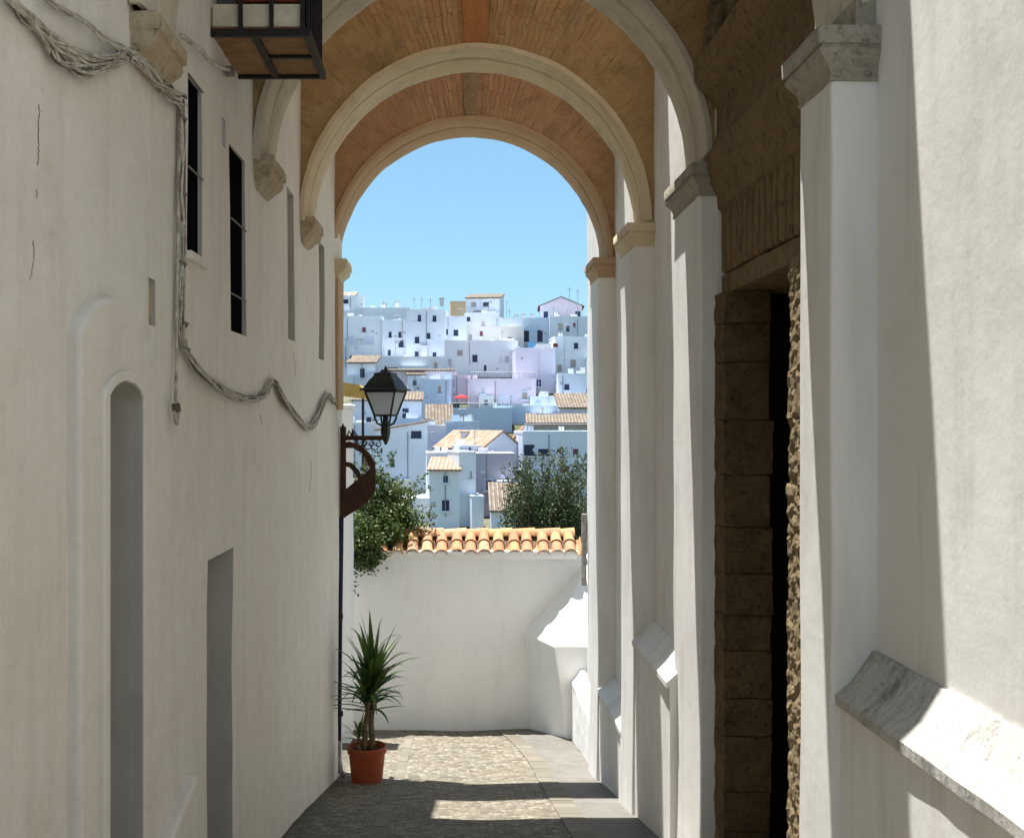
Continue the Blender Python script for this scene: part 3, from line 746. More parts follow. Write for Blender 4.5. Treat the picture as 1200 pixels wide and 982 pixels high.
    for z, pr, hw in prof:
        a, b = cby[0] - hw, cby[1] + hw; c = (a + b) / 2
        if a > b - 0.04: a, b = c - 0.02, c + 0.02
        rings.append([(xw + 0.01 + pr, a, zl + z), (xw + 0.01 + pr, b, zl + z), (xw - 0.1, b, zl + z), (xw - 0.1, a, zl + z)])
    m.loft(rings); o = m.build('corbel', corbmat, root, smooth=40); rough_up(o, 0.05, 0.008, 6.0, yn + 3); bevel(o, 0.006, 2, 50)
    if zl < ZS - 0.02: mb_ = MB(); mb_.box(xw - 0.1, CX - RAD + 0.012, yn + 0.01, yf - 0.01, zl - 0.005, ZS + 0.02); mb_.build('impost', corbmat, root)
    return root
make_arch(4.5, 5.02, 4.45, (1.523, 4.46, 4.87), 1.57, 1.66, 'brick_ochre', 'moulding_grey', 'grey_capital', 'corbel_stone', 'nearest plastered arch over the alley with its capital beside the sunlit wall')
make_arch(7.2, 7.78, 6.0, (1.60, 7.16, 8.02), 1.65, 1.72, 'brick_ochre', 'moulding_grey', 'grey_capital', 'corbel_stone', 'arch just beyond the iron balcony and the stone portal')
make_arch(9.4, 10.02, 7.2, (1.533, 9.38, 10.1), 1.655, 1.72, 'brick_ochre', 'moulding_cream', 'moulding_cream', 'corbel_stone', 'cream moulded arch with an orange keystone in ochre brick')
make_arch(11.65, 12.33, 7.2, (1.533, 11.63, 12.3), 1.69, 1.69, 'brick_red', 'soffit_tan', 'soffit_tan', 'moulding_cream', 'farthest tan arch of reddish brick framing the blue sky')
def keystone(root_i, a_w, col):
    root = [o for o in bpy.data.objects if o.name.startswith('arch') and o.parent is None and o.type == 'EMPTY'][root_i]
    yn = LOC[root.name].y; m = MB()
    m.loft([[ring_pts(r, math.pi / 2 + s_ * a_w * q) + (0,) for s_, q in ((-1, 1),)] for r in (1,)]) if False else None
    a0, a1 = math.pi / 2 - a_w, math.pi / 2 + a_w
    P = [ring_pts(RAD + 0.06, a0), ring_pts(RAD + 0.06, a1), ring_pts(RAD + 0.66, a1), ring_pts(RAD + 0.66, a0)]
    m.prism([P[0], P[1], P[2], P[3]], yn - 0.016, yn + 0.05, 'y'); o = m.build('keystone', col, root); bevel(o, 0.01)
stone('key_orange', (0.46, 0.21, 0.075), (0.40, 0.19, 0.075), (0.24, 0.12, 0.055), 5.0, 0.5)
stone('key_grey', (0.36, 0.28, 0.18), (0.30, 0.22, 0.135), (0.17, 0.12, 0.075), 5.0, 0.5)
keystone(2, 0.062, 'key_orange'); keystone(3, 0.045, 'key_grey')

# ------------------------------------------------------------------ garden wall with barrel tiles at the end of the alley
gw = empty('garden_wall', (0, 15.6, floor_z(15.6)), 'white garden wall topped with barrel roof tiles closing the end of the alley', 'wall')
m = MB(); n = 28; zt = -1.86; rings = []
for i in range(n + 1):
    x = -2.4 + 4.3 * i / n; yf_ = 15.5 + 0.09 * max(0, x + 0.2)
    q = 0.015 * noise.noise(Vector((x, 3, 1)))
    rings.append([(x, yf_ + q, floor_z(15.6) - 0.4), (x, yf_ - q, -3.4), (x, yf_ + q * 0.5, zt), (x, 15.92, zt), (x, 15.92, -7)])
m.loft(rings); m.build('wall', 'white_plaster', gw, smooth=40)
m = MB(); m.prism([(15.44, zt - 0.005), (15.97, zt - 0.005), (15.73, zt + 0.24)], -2.4, 1.73, 'x'); m.build('coping_mortar', 'tile_bed', gw)
m = MB(); pitch = 0.2; rt = random.Random(11)
def barrel(m, p, q, r0, r1, up, open_down=True, seg=8, th=0.014):
    p, q = Vector(p), Vector(q); t = (q - p).normalized(); a = t.cross(Vector(up)).normalized(); b = a.cross(t).normalized()
    R_ = []
    for P, r in ((p, r0), (q, r1)):
        outer = [P + a * math.cos(w) * r + b * math.sin(w) * r for w in [math.pi * k / seg for k in range(seg + 1)]]
        inner = [P + a * math.cos(w) * (r - th) + b * math.sin(w) * (r - th) for w in [math.pi * k / seg for k in range(seg, -1, -1)]]
        R_.append(outer + inner)
    m.loft(R_)
nt = int(4.1 / pitch)
for side in (-1, 1):
    for i in range(nt + 1):
        x = -2.35 + i * pitch + rt.uniform(-.016, .016)
        ye = 15.73 + side * 0.40
        e = Vector((x, ye + rt.uniform(-.022, .022), zt - 0.005 + rt.uniform(-.006, .008))); rdg = Vector((x, 15.73 + side * 0.06, zt + 0.215)); mid = e.lerp(rdg, 0.52)
        up = (0, side * 0.5, 1)
        barrel(m, mid + Vector((0, 0, .012)), rdg + Vector((0, 0, .01)), 0.082, 0.066, up)
        barrel(m, e, e.lerp(rdg, 0.60), 0.086, 0.068, up)
        xc = x + pitch / 2
        barrel(m, Vector((xc, ye - .005 * side, zt + 0.02)), Vector((xc, 15.73 + side * 0.05, zt + 0.19)), 0.062, 0.07, (0, -side * 0.5, -1))
x = -2.4
while x < 1.70:
    L = rt.uniform(0.30, 0.36); x1 = min(x + L, 1.73)
    barrel(m, (x - 0.03, 15.73, zt + 0.205 + rt.uniform(-.004, .004)), (x1, 15.73, zt + 0.215), 0.095, 0.108, (0, 0, 1)); x = x1
m.build('tile_coping', 'clay_tiles', gw, smooth=40)
m = MB()                                # white mortar bedded under the eave tiles, scalloped
for i in range(nt + 1):
    x = -2.35 + i * pitch; m.prism([(x + 0.065 * math.cos(w), zt - 0.012 + 0.065 * math.sin(w)) for w in [math.pi * k / 6 for k in range(7)]], 15.345, 15.50, 'y')
m.prism([(15.36, zt - 0.03), (15.50, zt - 0.10), (15.60, zt - 0.10), (15.60, zt - 0.008), (15.40, zt - 0.008)], -2.4, 1.74, 'x')
m.box(-2.4, 1.735, 15.331, 15.62, zt - 0.026, zt + 0.03)
m.build('eave_mortar', 'white_plaster', gw)
# the sloped buttress where the garden wall meets the church
bt = empty('buttress', (1.5, 15.5, floor_z(15.5)), 'white sloped buttress in the corner below the roof tiles', 'buttress')
m = MB(); zb = floor_z(15.5) - 0.4
A = [(1.02, 15.60), (1.34, 14.62), (2.0, 14.6), (2.0, 15.9), (1.02, 15.9)]
tz = [-3.0, -2.99, -2.99, -1.85, -3.0]
Ab = [(1.12, 15.60), (1.60, 14.65), (2.0, 14.65), (2.0, 15.9), (1.02, 15.9)]
vs = [(x, y, zb) for x, y in Ab] + [(x, y, z) for (x, y), z in zip(A, tz)]
m.add(vs, [(0, 1, 6, 5), (1, 2, 7, 6), (2, 3, 8, 7), (3, 4, 9, 8), (4, 0, 5, 9), (5, 6, 8), (6, 7, 8), (5, 8, 9), (4, 3, 2, 1, 0)])
o = m.build('buttress_body', 'white_plaster', bt); rough_up(o, 0.2, 0.004, 1.5, 3); bevel(o, 0.03, 4)
# pale post beyond the house corner
gp = empty('gatepost', (-1.4, 14.4, floor_z(14.4)), 'narrow white wall end rising behind the lantern bracket', 'wall')
m = MB(); m.box(-2.6, -1.315, 14.3, 14.75, -5, 0.13); o = m.build('wall_end', 'white_plaster', gp); rough_up(o, 0.3, 0.01, 1.5, 3)
m = MB(); m.box(-2.65, -1.29, 14.26, 14.79, 0.13, 0.19); bevel(m.build('coping', 'white_plaster', gp), 0.015)

# ------------------------------------------------------------------ lantern on its wall bracket
D = 12.0
lan = empty('street_lantern', (lx(D), D, 0), 'black four sided street lantern on a rusty scrolled iron wall bracket', 'lantern')
def P(x, y, d=D): return px(x, y, d)
m = MB()
a, b = P(399, 500), P(405.5, 606); m.box(a.x, b.x, D - 0.05, D + 0.02, b.z, a.z)
m.tube([P(402, 503) + Vector((0, -.015, 0)), P(402, 496) + Vector((0, -.015, 0))], 0.028, 8, 0.004)
def plate(m, pxs, th=0.05, y=D - 0.02):
    m.prism([(P(x, yy).x, P(x, yy).z) for x, yy in pxs], y - th / 2, y + th / 2, 'y')
plate(m, [(404, 519), (409, 517), (424, 522), (433, 531), (440, 542), (440, 552), (434, 550), (430, 540), (424, 531), (414, 525), (404, 525)], 0.05, D - 0.015)
plate(m, [(404, 574), (420, 561), (434, 549), (440.5, 549), (440.5, 574), (437, 581), (424, 594), (404, 606)], 0.045, D - 0.017)
plate(m, [(405, 541), (412, 542), (420, 550), (425, 559), (421, 562), (415, 553), (409, 547), (405, 547)], 0.03)
o = m.build('bracket', 'rusty_iron', lan); bevel(o, 0.006)
m = MB()
a, b = P(404, 510.5), P(453, 516); m.box(a.x, b.x, D - 0.03, D, b.z, a.z)
def curl(m, cx_, cy_, r, a0, a1, w=0.007, turns=1.0):
    pts = []
    for i in range(25):
        t = i / 24; a = a0 + (a1 - a0) * t; q = r * (1 - 0.65 * t); c = P(cx_, cy_); pts.append((c.x + q * math.cos(a), D - 0.015, c.z + q * math.sin(a)))
    m.tube(pts, w, 6)
for cx_, s_ in ((424, 4.5), (432, 5), (440, 5.5)):
    curl(m, cx_, 518 + s_, s_ / 110, R(90), R(90 + 400)); curl(m, cx_ + 3, 517 + s_ * 0.6, s_ / 150, R(90), R(-310))
for x in (411, 417): m.tube([P(x - 5, 513), P(x - 2, 505), P(x + 2, 512)], 0.012, 6)
m.tube([P(413, 512), P(413.5, 506), P(413, 502)], 0.022, 8, 0.004)
m.tube([P(452, 516), P(452, 521)], 0.03, 8, 0.012)
m.build('arm', 'rusty_iron', lan, smooth=30)
m = MB(); c = P(452, 500); lxc, lyc = c.x, D - 0.015
def zpx(y): return P(452, y).z
def sq(h, z, rot=R(45) - R(18)): return [(lxc + h * 1.414 * math.cos(rot + k * math.pi / 2), lyc + h * 1.414 * math.sin(rot + k * math.pi / 2), z) for k in range(4)]
k1 = 1 / (F / D)
m.loft([sq(3 * k1, zpx(516)), sq(4.5 * k1, zpx(506)), sq(4.0 * k1, zpx(500)), sq(2.6 * k1, zpx(496)), sq(2.6 * k1, zpx(488)), sq(5 * k1, zpx(487))])
bot, topq = sq(10 * k1, zpx(487)), sq(18.5 * k1, zpx(459))
for k in range(4):
    m.tube([bot[k], topq[k]], 0.012, 6); m.tube([bot[k], bot[(k + 1) % 4]], 0.012, 6); m.tube([topq[k], topq[(k + 1) % 4]], 0.013, 6)
    lo = Vector((lxc, lyc, zpx(501))); mid = lo.lerp(Vector(bot[k]), 0.75); mid.z = zpx(496)
    m.tube([lo, mid, Vector(bot[k]) + Vector((0, 0, -0.015)), bot[k]], 0.012, 6)
m.build('lantern_frame', 'lantern_iron', lan)
m = MB(); s1, s2 = sq(9.6 * k1, zpx(486.5)), sq(18 * k1, zpx(459.5))
m.add(s1 + s2, [(i, (i + 1) % 4, 4 + (i + 1) % 4, 4 + i) for i in range(4)]); m.build('glass', 'milky_glass', lan)
m = MB(); m.loft([sq(23 * k1, zpx(458)), sq(23.3 * k1, zpx(456.5)), sq(20 * k1, zpx(455)), sq(15 * k1, zpx(446)), sq(11.0 * k1, zpx(441)), sq(10.4 * k1, zpx(440)), sq(10.4 * k1, zpx(437.5)), sq(5 * k1, zpx(436)), sq(4 * k1, zpx(433.5))])
m.tube([(lxc, lyc, zpx(434)), (lxc, lyc, zpx(429))], 0.022, 8, 0.006)
m.build('lantern_cap', 'lantern_iron', lan)

# dark blue downpipe at the house corner
dp = empty('downpipe', (lx(11.9), 11.95, floor_z(11.9)), 'thin dark blue downpipe beside the potted yucca', 'downpipe')
x0 = P(400, 600, 11.95).x
m = MB(); m.tube([(x0, 11.95, zz(606, 11.95)), (x0 - .01, 11.95, zz(700, 11.95)), (x0 - 0.02, 11.95, zz(790, 11.95)), (x0 - 0.025, 11.95, zz(868, 11.95))], 0.027, 10); m.build('pipe', 'pipe_blue', dp, smooth=True)
m = MB(); m.tube([(x0 - .025, 11.95, zz(867, 11.95)), (x0 - .03, 11.94, zz(890, 11.95)), (x0 + .0, 11.92, zz(903, 11.95)), (x0 + 0.05, 11.9, zz(908, 11.95))], 0.03, 10); m.build('pipe_shoe', 'old_pipe', dp, smooth=True)
for y in (618, 655, 722, 836):
    z = zz(y, 11.95); m = MB(); m.tube([(x0 - .015, 11.95, z - 0.025), (x0 - .015, 11.95, z + 0.025)], 0.036, 10); m.box(x0 - 0.09, x0 - 0.02, 11.94, 11.96, z - .012, z + .012); m.build('clip', 'iron_black', dp)

# ------------------------------------------------------------------ potted yucca
pd_ = 11.55; base = px(430, 911, pd_); base.z = floor_z(pd_) + 0.004
pot = empty('potted_plant', base, 'spiky green yucca in a terracotta pot at the foot of the white wall', 'potted plant')
s = pd_ / F
m = MB(); m.lathe(base, [(0.0, 0.0), (17.0 * s, 0), (18 * s, 0.01), (21.3 * s, 34.5 * s), (23.2 * s, 35 * s), (23.6 * s, 41.5 * s), (22.6 * s, 42.5 * s), (21.4 * s, 42 * s), (20.6 * s, 36 * s), (0.0, 36 * s)], 32)
m.build('pot', 'pot_terracotta', pot, smooth=35)
m = MB(); m.lathe(base + Vector((0, 0, 36.2 * s)), [(0.0, 0.0), (20.4 * s, 0.0), (15 * s, 0.012), (0.0, 0.018)], 20); m.build('soil', 'soil', pot)
def stem(m, a, b, r0, r1):
    pts = [a.lerp(b, t / 8) + Vector((0.008 * math.sin(t * 1.3), 0.006 * math.cos(t), 0)) for t in range(9)]; m.tube(pts, r0, 10, r1)
ztop = base.z + 36 * s
m = MB(); s1t = base + Vector((1 * s, 0, 95 * s)); s2t = base + Vector((6 * s, 0.05, 108 * s)); s3t = base + Vector((-9 * s, -.04, 52 * s))
stem(m, Vector((base.x - 4 * s, base.y, ztop)), s1t, 0.034, 0.026); stem(m, Vector((base.x + 5 * s, base.y + 0.02, ztop)), s2t, 0.036, 0.026); stem(m, Vector((base.x - 9 * s, base.y - .04, ztop)), s3t, 0.02, 0.016)
m.build('stem', 'cane', pot, smooth=True)
m = MB(); ry = random.Random(21)
def blade(m, o, az, el, L, w, droop):
    pts = []; d = Vector((math.cos(az) * math.cos(el), math.sin(az) * math.cos(el), math.sin(el))); side = Vector((-math.sin(az), math.cos(az), 0)); p = Vector(o); n = 8
    for i in range(n + 1):
        t = i / n; ww = w * min(1.0, 0.55 + t * 1.6) * (1 - t ** 2.6) + 0.0008
        up = side.cross(d).normalized(); pts.append((p + side * ww + up * ww * 0.35, p.copy(), p - side * ww + up * ww * 0.35))
        p = p + d * (L / n); d = (d + Vector((0, 0, -droop / n * (0.4 + 1.6 * t)))).normalized()
    o_ = m.add([q for r in pts for q in r], [])
    for i in range(n):
        k = o_ + i * 3; m.f += [(k, k + 1, k + 4, k + 3), (k + 1, k + 2, k + 5, k + 4)]
for c, nn, L0, L1, hgt in ((s1t, 44, 0.30, 0.54, 0.40), (s2t, 64, 0.34, 0.66, 0.42), (s3t, 10, 0.2, 0.32, 0.06)):
    for i in range(nn):
        t = i / nn; el = R(84 - 74 * t + ry.uniform(-12, 12)); az = i * 2.4 + ry.uniform(-.3, .3)
        o_ = c + Vector((0, 0, hgt * (0.45 - 0.75 * t)))
        blade(m, o_, az, el, ry.uniform(L0, L1), ry.uniform(0.020, 0.030) * (0.7 if nn < 12 else 1), ry.choice((0.3, 0.6, 1.0, 1.6, 2.4)) * ry.uniform(.7, 1.2))
m.build('foliage', 'yucca_leaves', pot, fix=False, smooth=True)

# ------------------------------------------------------------------ balcony with a flower pot
bal = empty('balcony', (lx(6.5), 6.5, 2.08), 'small black iron balcony with white boards and a tiled underside', 'balcony')
by0, by1, bx0_, bx1_, bz = 6.0, 6.74, -1.34, -0.79, 2.075
m = MB(); m.box(bx0_ - 0.05, bx1_ - 0.01, by0 + 0.012, by1 - 0.012, bz + 0.012, bz + 0.05); m.build('floor_tiles', 'wood_tile', bal)
m = MB()
m.box(bx0_, bx1_, by0 - 0.015, by0 + 0.015, bz - 0.01, bz + 0.03); m.box(bx0_, bx1_, by1 - 0.015, by1 + 0.015, bz - 0.01, bz + 0.03); m.box(bx1_ - 0.012, bx1_ + 0.022, by0 - 0.012, by1 + 0.012, bz - 0.012, bz + 0.032)
m.box(-1.09, -1.05, by0 + 0.016, by1 - 0.016, bz - 0.008, bz + 0.009); m.box(-1.05, bx1_ - 0.013, 6.36, 6.39, bz - 0.006, bz + 0.008)
m.build('floor_frame', 'iron_black', bal)
m = MB(); zt2 = bz + 0.95
for x in (-1.315, -1.145, -0.978, -0.81): m.box(x - 0.011, x + 0.011, by0 - 0.011, by0 + 0.011, bz + 0.03, zt2)
for i in range(7):
    y = by0 + 0.1 * i + 0.07; m.box(bx1_ - 0.008, bx1_ + 0.008, y - 0.008, y + 0.008, bz + 0.03, zt2)
for i in range(4): m.box(bx0_ + 0.12 * (i + 1) - 0.008, bx0_ + 0.12 * (i + 1) + 0.008, by1 - 0.008, by1 + 0.008, bz + 0.03, zt2)
m.box(bx0_, bx1_ + 0.02, by0 - 0.02, by0 + 0.02, zt2, zt2 + 0.03); m.box(bx1_ - 0.02, bx1_ + 0.02, by0, by1, zt2, zt2 + 0.03); m.box(bx0_, bx1_ + 0.02, by1 - 0.02, by1 + 0.02, zt2, zt2 + 0.03)
m.build('railing', 'iron_black', bal)
m = MB(); m.box(bx0_ + 0.04, bx1_ - 0.03, by0 + 0.02, by0 + 0.032, bz + 0.04, bz + 0.175); bevel(m.build('board', 'board_white', bal), 0.003)
m = MB(); m.box(bx1_ - 0.03, bx1_ - 0.012, by0 + 0.04, by1 - 0.02, bz + 0.04, bz + 0.55); m.build('board', 'dark_shutter', bal)
m = MB(); m.box(bx0_ + 0.03, -1.17, by0 + 0.13, by0 + 0.15, bz + 0.16, bz + 0.8); m.build('glass_panel', 'glass_dull', bal)
m = MB(); m.box(-1.18, bx1_ - 0.035, by0 + 0.02, by0 + 0.3, bz + 0.19, bz + 0.205)
m.build('shelf', 'pot_dark', bal)
fpb = Vector((-0.985, by0 + 0.16, bz + 0.207)); fp = empty('flower_pot', fpb, 'dark red flower pot standing inside the iron balcony', 'flower pot')
m = MB(); m.lathe(fpb, [(0.0, 0), (0.075, 0), (0.115, 0.2), (0.125, 0.2), (0.127, 0.24), (0.11, 0.24), (0.1, 0.2), (0, 0.19)], 20); m.build('pot', 'pot_dark', fp, smooth=35)
m = MB(); m.lathe(fpb + Vector((0, 0, 0.191)), [(0, 0), (0.098, 0), (0, 0.01)], 16); m.build('soil', 'soil', fp)
m = MB()
for i in range(26): blade(m, fpb + Vector((0, 0, .2)), i * 2.4, R(ry.uniform(20, 80)), ry.uniform(.12, .28), .012, .8)
m.build('foliage', 'weed_leaves', fp, fix=False)

# ------------------------------------------------------------------ cables along the left wall
cab = empty('cable_bundle', lw(215, 115), 'sagging bundle of grey cables running along the left house wall', 'cables')
def smooth_path(pts, n=8):
    out = []
    for i in range(len(pts) - 1):
        p0, p1, p2, p3 = pts[max(i - 1, 0)], pts[i], pts[i + 1], pts[min(i + 2, len(pts) - 1)]
        for k in range(n):
            t = k / n; out.append(0.5 * ((2 * p1) + (p2 - p0) * t + (2 * p0 - 5 * p1 + 4 * p2 - p3) * t * t + (3 * p1 - p0 - 3 * p2 + p3) * t ** 3))
    out.append(pts[-1]); return out
rc = random.Random(5)
def cable(m, pts, jit, r, off=0.03):
    P_ = []
    for i, (x, y) in enumerate(pts):
        q = lw(min(x, 394) + rc.uniform(-jit, jit) * 0.6, y + rc.uniform(-jit, jit), off + rc.uniform(-0.012, 0.012)); P_.append(q)
    m.tube(smooth_path(P_), r, 5)
low = [(10, -6), (30, 18), (50, 38), (66, 64), (90, 82), (118, 80), (148, 66)]
up1 = [(10, -6), (34, 20), (58, 44), (88, 58), (118, 66), (148, 64)]
up2 = [(48, -8), (72, 8), (100, 28), (126, 46), (150, 62)]
low2 = [(10, -6), (32, 18), (52, 36), (72, 56), (98, 70), (124, 72), (148, 65)]
join = [(148, 64), (164, 72), (184, 92), (202, 108), (214, 120)]
down = [(214, 120), (215, 160), (214, 220), (215, 280), (214, 330), (214, 382)]
run = [(214, 382), (217, 408), (232, 432), (252, 449), (276, 464), (296, 468), (312, 462), (322, 448), (336, 472), (348, 490), (361, 501), (372, 492), (384, 464), (392, 472)]
m = MB()
for base_, k in ((low, 6), (up1, 4), (up2, 3), (low2, 5)):
    for i in range(k): cable(m, base_, 7.5, 0.0052)
for i in range(13): cable(m, join, 9.5, 0.0055, 0.035)
for i in range(7): cable(m, down, 5.0, 0.0055)
for i in range(8): cable(m, run, 3.6, 0.0062, 0.03)
m.build('cables', 'cable_grey', cab, smooth=True)
m = MB()
for i in range(5): cable(m, join, 9, 0.005, 0.028)
for i in range(3): cable(m, low, 7, 0.005, 0.025)
for i in range(3): cable(m, down, 4, 0.005)
for i in range(6): cable(m, run, 3.6, 0.006, 0.025)
m.build('cables', 'cable_dark', cab, smooth=True)
for x, y in ((213, 140), (213, 228), (213, 310), (215, 380), (217, 410), (322, 448), (384, 464), (148, 65)):
    m = MB(); q = lw(x, y, 0.03); m.tube([q + Vector((0, -.035, .01)), q + Vector((.02, 0, 0)), q + Vector((0, .035, -.01))], 0.008, 5); m.build('clip', 'fixing', cab)
hc = empty('hanging_cable', lw(207, 470), 'single straight cable hanging down and ending in a loop', 'cable')
m = MB(); m.tube([lw(211, 120, 0.02), lw(209, 250, .02), lw(207, 400, .02), lw(206, 470, .03)], 0.008, 6)
c = lw(207, 484, 0.035); m.tube([c + Vector((0.0, 0.035 * math.cos(a), 0.05 * math.sin(a))) for a in [R(100 + 330 * i / 16) for i in range(17)]], 0.008, 6)
m.build('wire', 'cable_grey', hc, smooth=True)
m = MB(); m.tube([lw(206, 474, .04), lw(207, 482, .04)], 0.02, 8); m.build('plug', 'cable_dark', hc)
bw = empty('doorbell_wire', lw(240, 60), 'short white wire sagging from the corbel to a socket under the balcony', 'wire')
m = MB(); m.tube(smooth_path([lw(x, y, 0.03) for x, y in ((213, 42), (226, 52), (238, 62), (246, 72), (256, 78), (268, 82))]), 0.012, 6); m.build('wire', 'cable_grey', bw, smooth=True)
m = MB(); c = lw(264, 84, 0.0); m.tube([c, c + Vector((0.05, 0, 0))], 0.03, 10); m.build('socket', 'fixing', bw)

# ------------------------------------------------------------------ trees behind the garden wall
def leaf_cloud(m, pts, rr, size, n_each, spread, flat=0.0):
    for p in pts:
        for _ in range(n_each):
            o = Vector(p) + Vector((rr.gauss(0, spread), rr.gauss(0, spread), rr.gauss(0, spread)))
            d = Vector((rr.gauss(0, 1), rr.gauss(0, 1), rr.gauss(0, 1))).normalized(); e = d.orthogonal().normalized(); e.rotate(Matrix.Rotation(rr.uniform(0, 6.28), 3, d))
            L = size * rr.uniform(0.7, 1.3); w = L * 0.24
            m.add([o, o + d * L * 0.5 + e * w, o + d * L, o + d * L * 0.5 - e * w], [(0, 1, 2, 3)])
def crown_pts(rr, c, rad, n, lo=0.35):
    out = []
    while len(out) < n:
        d = Vector((rr.uniform(-1, 1), rr.uniform(-1, 1), rr.uniform(-1, 1)))
        if 0.01 < d.length < 1:
            w = 0.75 + 0.5 * noise.noise(Vector(d.normalized()) * 1.9 + Vector(c))
            if d.length < w and d.length > lo * w: out.append(Vector(c) + Vector((d.x * rad[0], d.y * rad[1], d.z * rad[2])))
    return out
tr = empty('olive_tree', (-1.0, 16.4, -6.4), 'dark green bushy tree hanging over the tiled wall beside the lantern', 'tree')
m = MB(); m.tube([(-1.0, 16.4, -6.6), (-1.05, 16.35, -4), (-0.95, 16.3, -2.4), (-1.0, 16.2, -1.4)], 0.10, 10, 0.05)
for a in range(7):
    e = Vector((-1.05 + 0.32 * math.cos(a), 16.0 + 0.3 * math.sin(a * 1.7), -1.45 + 0.07 * a)); m.tube([(-0.97, 16.3, -2.0), Vector((-0.98, 16.2, -1.7)).lerp(e, 0.5), e], 0.035, 6, 0.01)
m.build('trunk', 'bark', tr, smooth=True)
rr = random.Random(4); m = MB()
pts = crown_pts(rr, (-1.08, 16.0, -1.38), (0.58, 0.65, 0.76), 190) + crown_pts(rr, (-0.82, 15.7, -1.55), (0.36, 0.45, 0.42), 80) + crown_pts(rr, (-1.25, 15.3, -1.75), (0.34, 0.28, 0.42), 70)
leaf_cloud(m, pts, rr, 0.055, 46, 0.055)
for k in range(16):                     # outer sprigs
    a = rr.uniform(-0.6, 2.4); o = Vector((-1.05 + 0.6 * math.cos(a), 15.9 + rr.uniform(-.4, .4), -1.3 + 0.66 * math.sin(a)))
    d = Vector((math.cos(a), rr.uniform(-.3, .3), math.sin(a) + 0.3)).normalized()
    leaf_cloud(m, [o + d * 0.05 * i for i in range(5)], rr, 0.055, 5, 0.018)
for (x, y0, y1) in ((416, 640, 694), (424, 640, 668), (432, 640, 662), (420, 640, 680)):
    for y in range(y0, y1, 4): leaf_cloud(m, [px(x + rr.uniform(-3, 3), y, 15.25)], rr, 0.05, 4, 0.025)
m.build('crown', 'olive_leaves', tr, fix=False)
sh = empty('shrub', (1.45, 18.6, -6.4), 'feathery dark green shrub growing behind the tiled wall by the church corner', 'shrub')
m = MB(); ml = MB(); rs = random.Random(9)
for k in range(60):
    b0 = Vector((1.45 + rs.uniform(-.6, .7), 18.6 + rs.uniform(-.5, .6), -2.6)); x_t = 1.62 + rs.uniform(-0.85, 0.85)
    t_ = Vector((x_t, 18.6 + rs.uniform(-.8, .8), -1.25 + rs.uniform(0.0, 0.85) * (1.0 - 0.45 * abs(x_t - 1.75)) + (0.18 if k % 7 == 0 else 0)))
    mid = b0.lerp(t_, 0.5) + Vector((rs.uniform(-.15, .15), 0, 0.1)); P_ = smooth_path([b0, mid, t_], 8); m.tube(P_, 0.016, 5, 0.003)
    for i, p in enumerate(P_[3:]):
        leaf_cloud(ml, [p], rs, 0.05, 26 if i < 10 else 10, 0.10 * (1 - i / 18))
pts = crown_pts(rs, (1.72, 18.5, -1.72), (0.72, 0.7, 0.52), 190, 0.2); leaf_cloud(ml, pts, rs, 0.05, 46, 0.07)
m.tube([(1.45, 18.6, -6.6), (1.4, 18.6, -4), (1.45, 18.6, -2.4)], 0.09, 8, 0.05)
m.build('branches', 'bark', sh, smooth=True); ml.build('foliage', 'shrub_leaves', sh, fix=False)

# ------------------------------------------------------------------ houses on the far hillside
def window(h, x, z, w, hh, yf=0.0, glass='dark_glass', sill=True, shut=None):
    f = MB(); t = 0.12
    f.box(x - t, x, yf - 0.05, yf + 0.1, z - t, z + hh + t); f.box(x + w, x + w + t, yf - 0.05, yf + 0.1, z - t, z + hh + t); f.box(x, x + w, yf - 0.05, yf + 0.1, z + hh, z + hh + t)
    if sill: f.box(x - t - 0.1, x + w + t + 0.1, yf - 0.2, yf - 0.051, z - t - 0.08, z)
    f.box(x, x + w, yf - 0.05, yf + 0.1, z - t, z)
    fr = f.build('window', 'paint_white', h, local=True)
    g = MB(); g.box(x, x + w, yf - 0.012, yf + 0.08, z, z + hh); g.build('pane', glass, fr, local=True)
    if w > 1.0 and hh < 0.6:
        b = MB(); b.box(x + w / 2 - 0.04, x + w / 2 + 0.04, yf - 0.03, yf - 0.013, z, z + hh); b.build('glazing_bar', 'paint_white' if shut is None else shut, fr, local=True)
    return fr
def aerial(h, x, y, z, hgt=2.4, k=0):
    m = MB(); m.tube([(x, y, z - 0.2), (x, y, z + hgt)], 0.035, 4)
    for i in range(3): m.tube([(x - 0.5 + 0.12 * i, y, z + hgt - 0.12 - 0.22 * i), (x + 0.5 - 0.12 * i, y, z + hgt - 0.12 - 0.22 * i)], 0.022, 4)
    m.build('aerial', 'aerial_metal', h, local=True)
def chimney(h, x, y, z, w=0.6, hgt=1.4, mat='paint_white', cap='old_grey', dome=False):
    m = MB(); m.box(x - w / 2, x + w / 2, y, y + w, z - 0.5, z + hgt); c = m.build('chimney', mat, h, local=True)
    q = MB()
    if dome: q.lathe((x, y + w / 2, z + hgt + 0.25), [(0.5 * w, 0), (0.55 * w, 0.1), (0.42 * w, 0.35), (0.0, 0.5)], 12); q.lathe((x, y + w / 2, z + hgt), [(0.35 * w, 0), (0.35 * w, 0.26)], 8)
    else: q.box(x - w / 2 - 0.1, x + w / 2 + 0.1, y - 0.1, y + w + 0.1, z + hgt + 0.003, z + hgt + 0.16)
    q.build('chimney_cap', 'paint_white' if dome else cap, c, local=True)
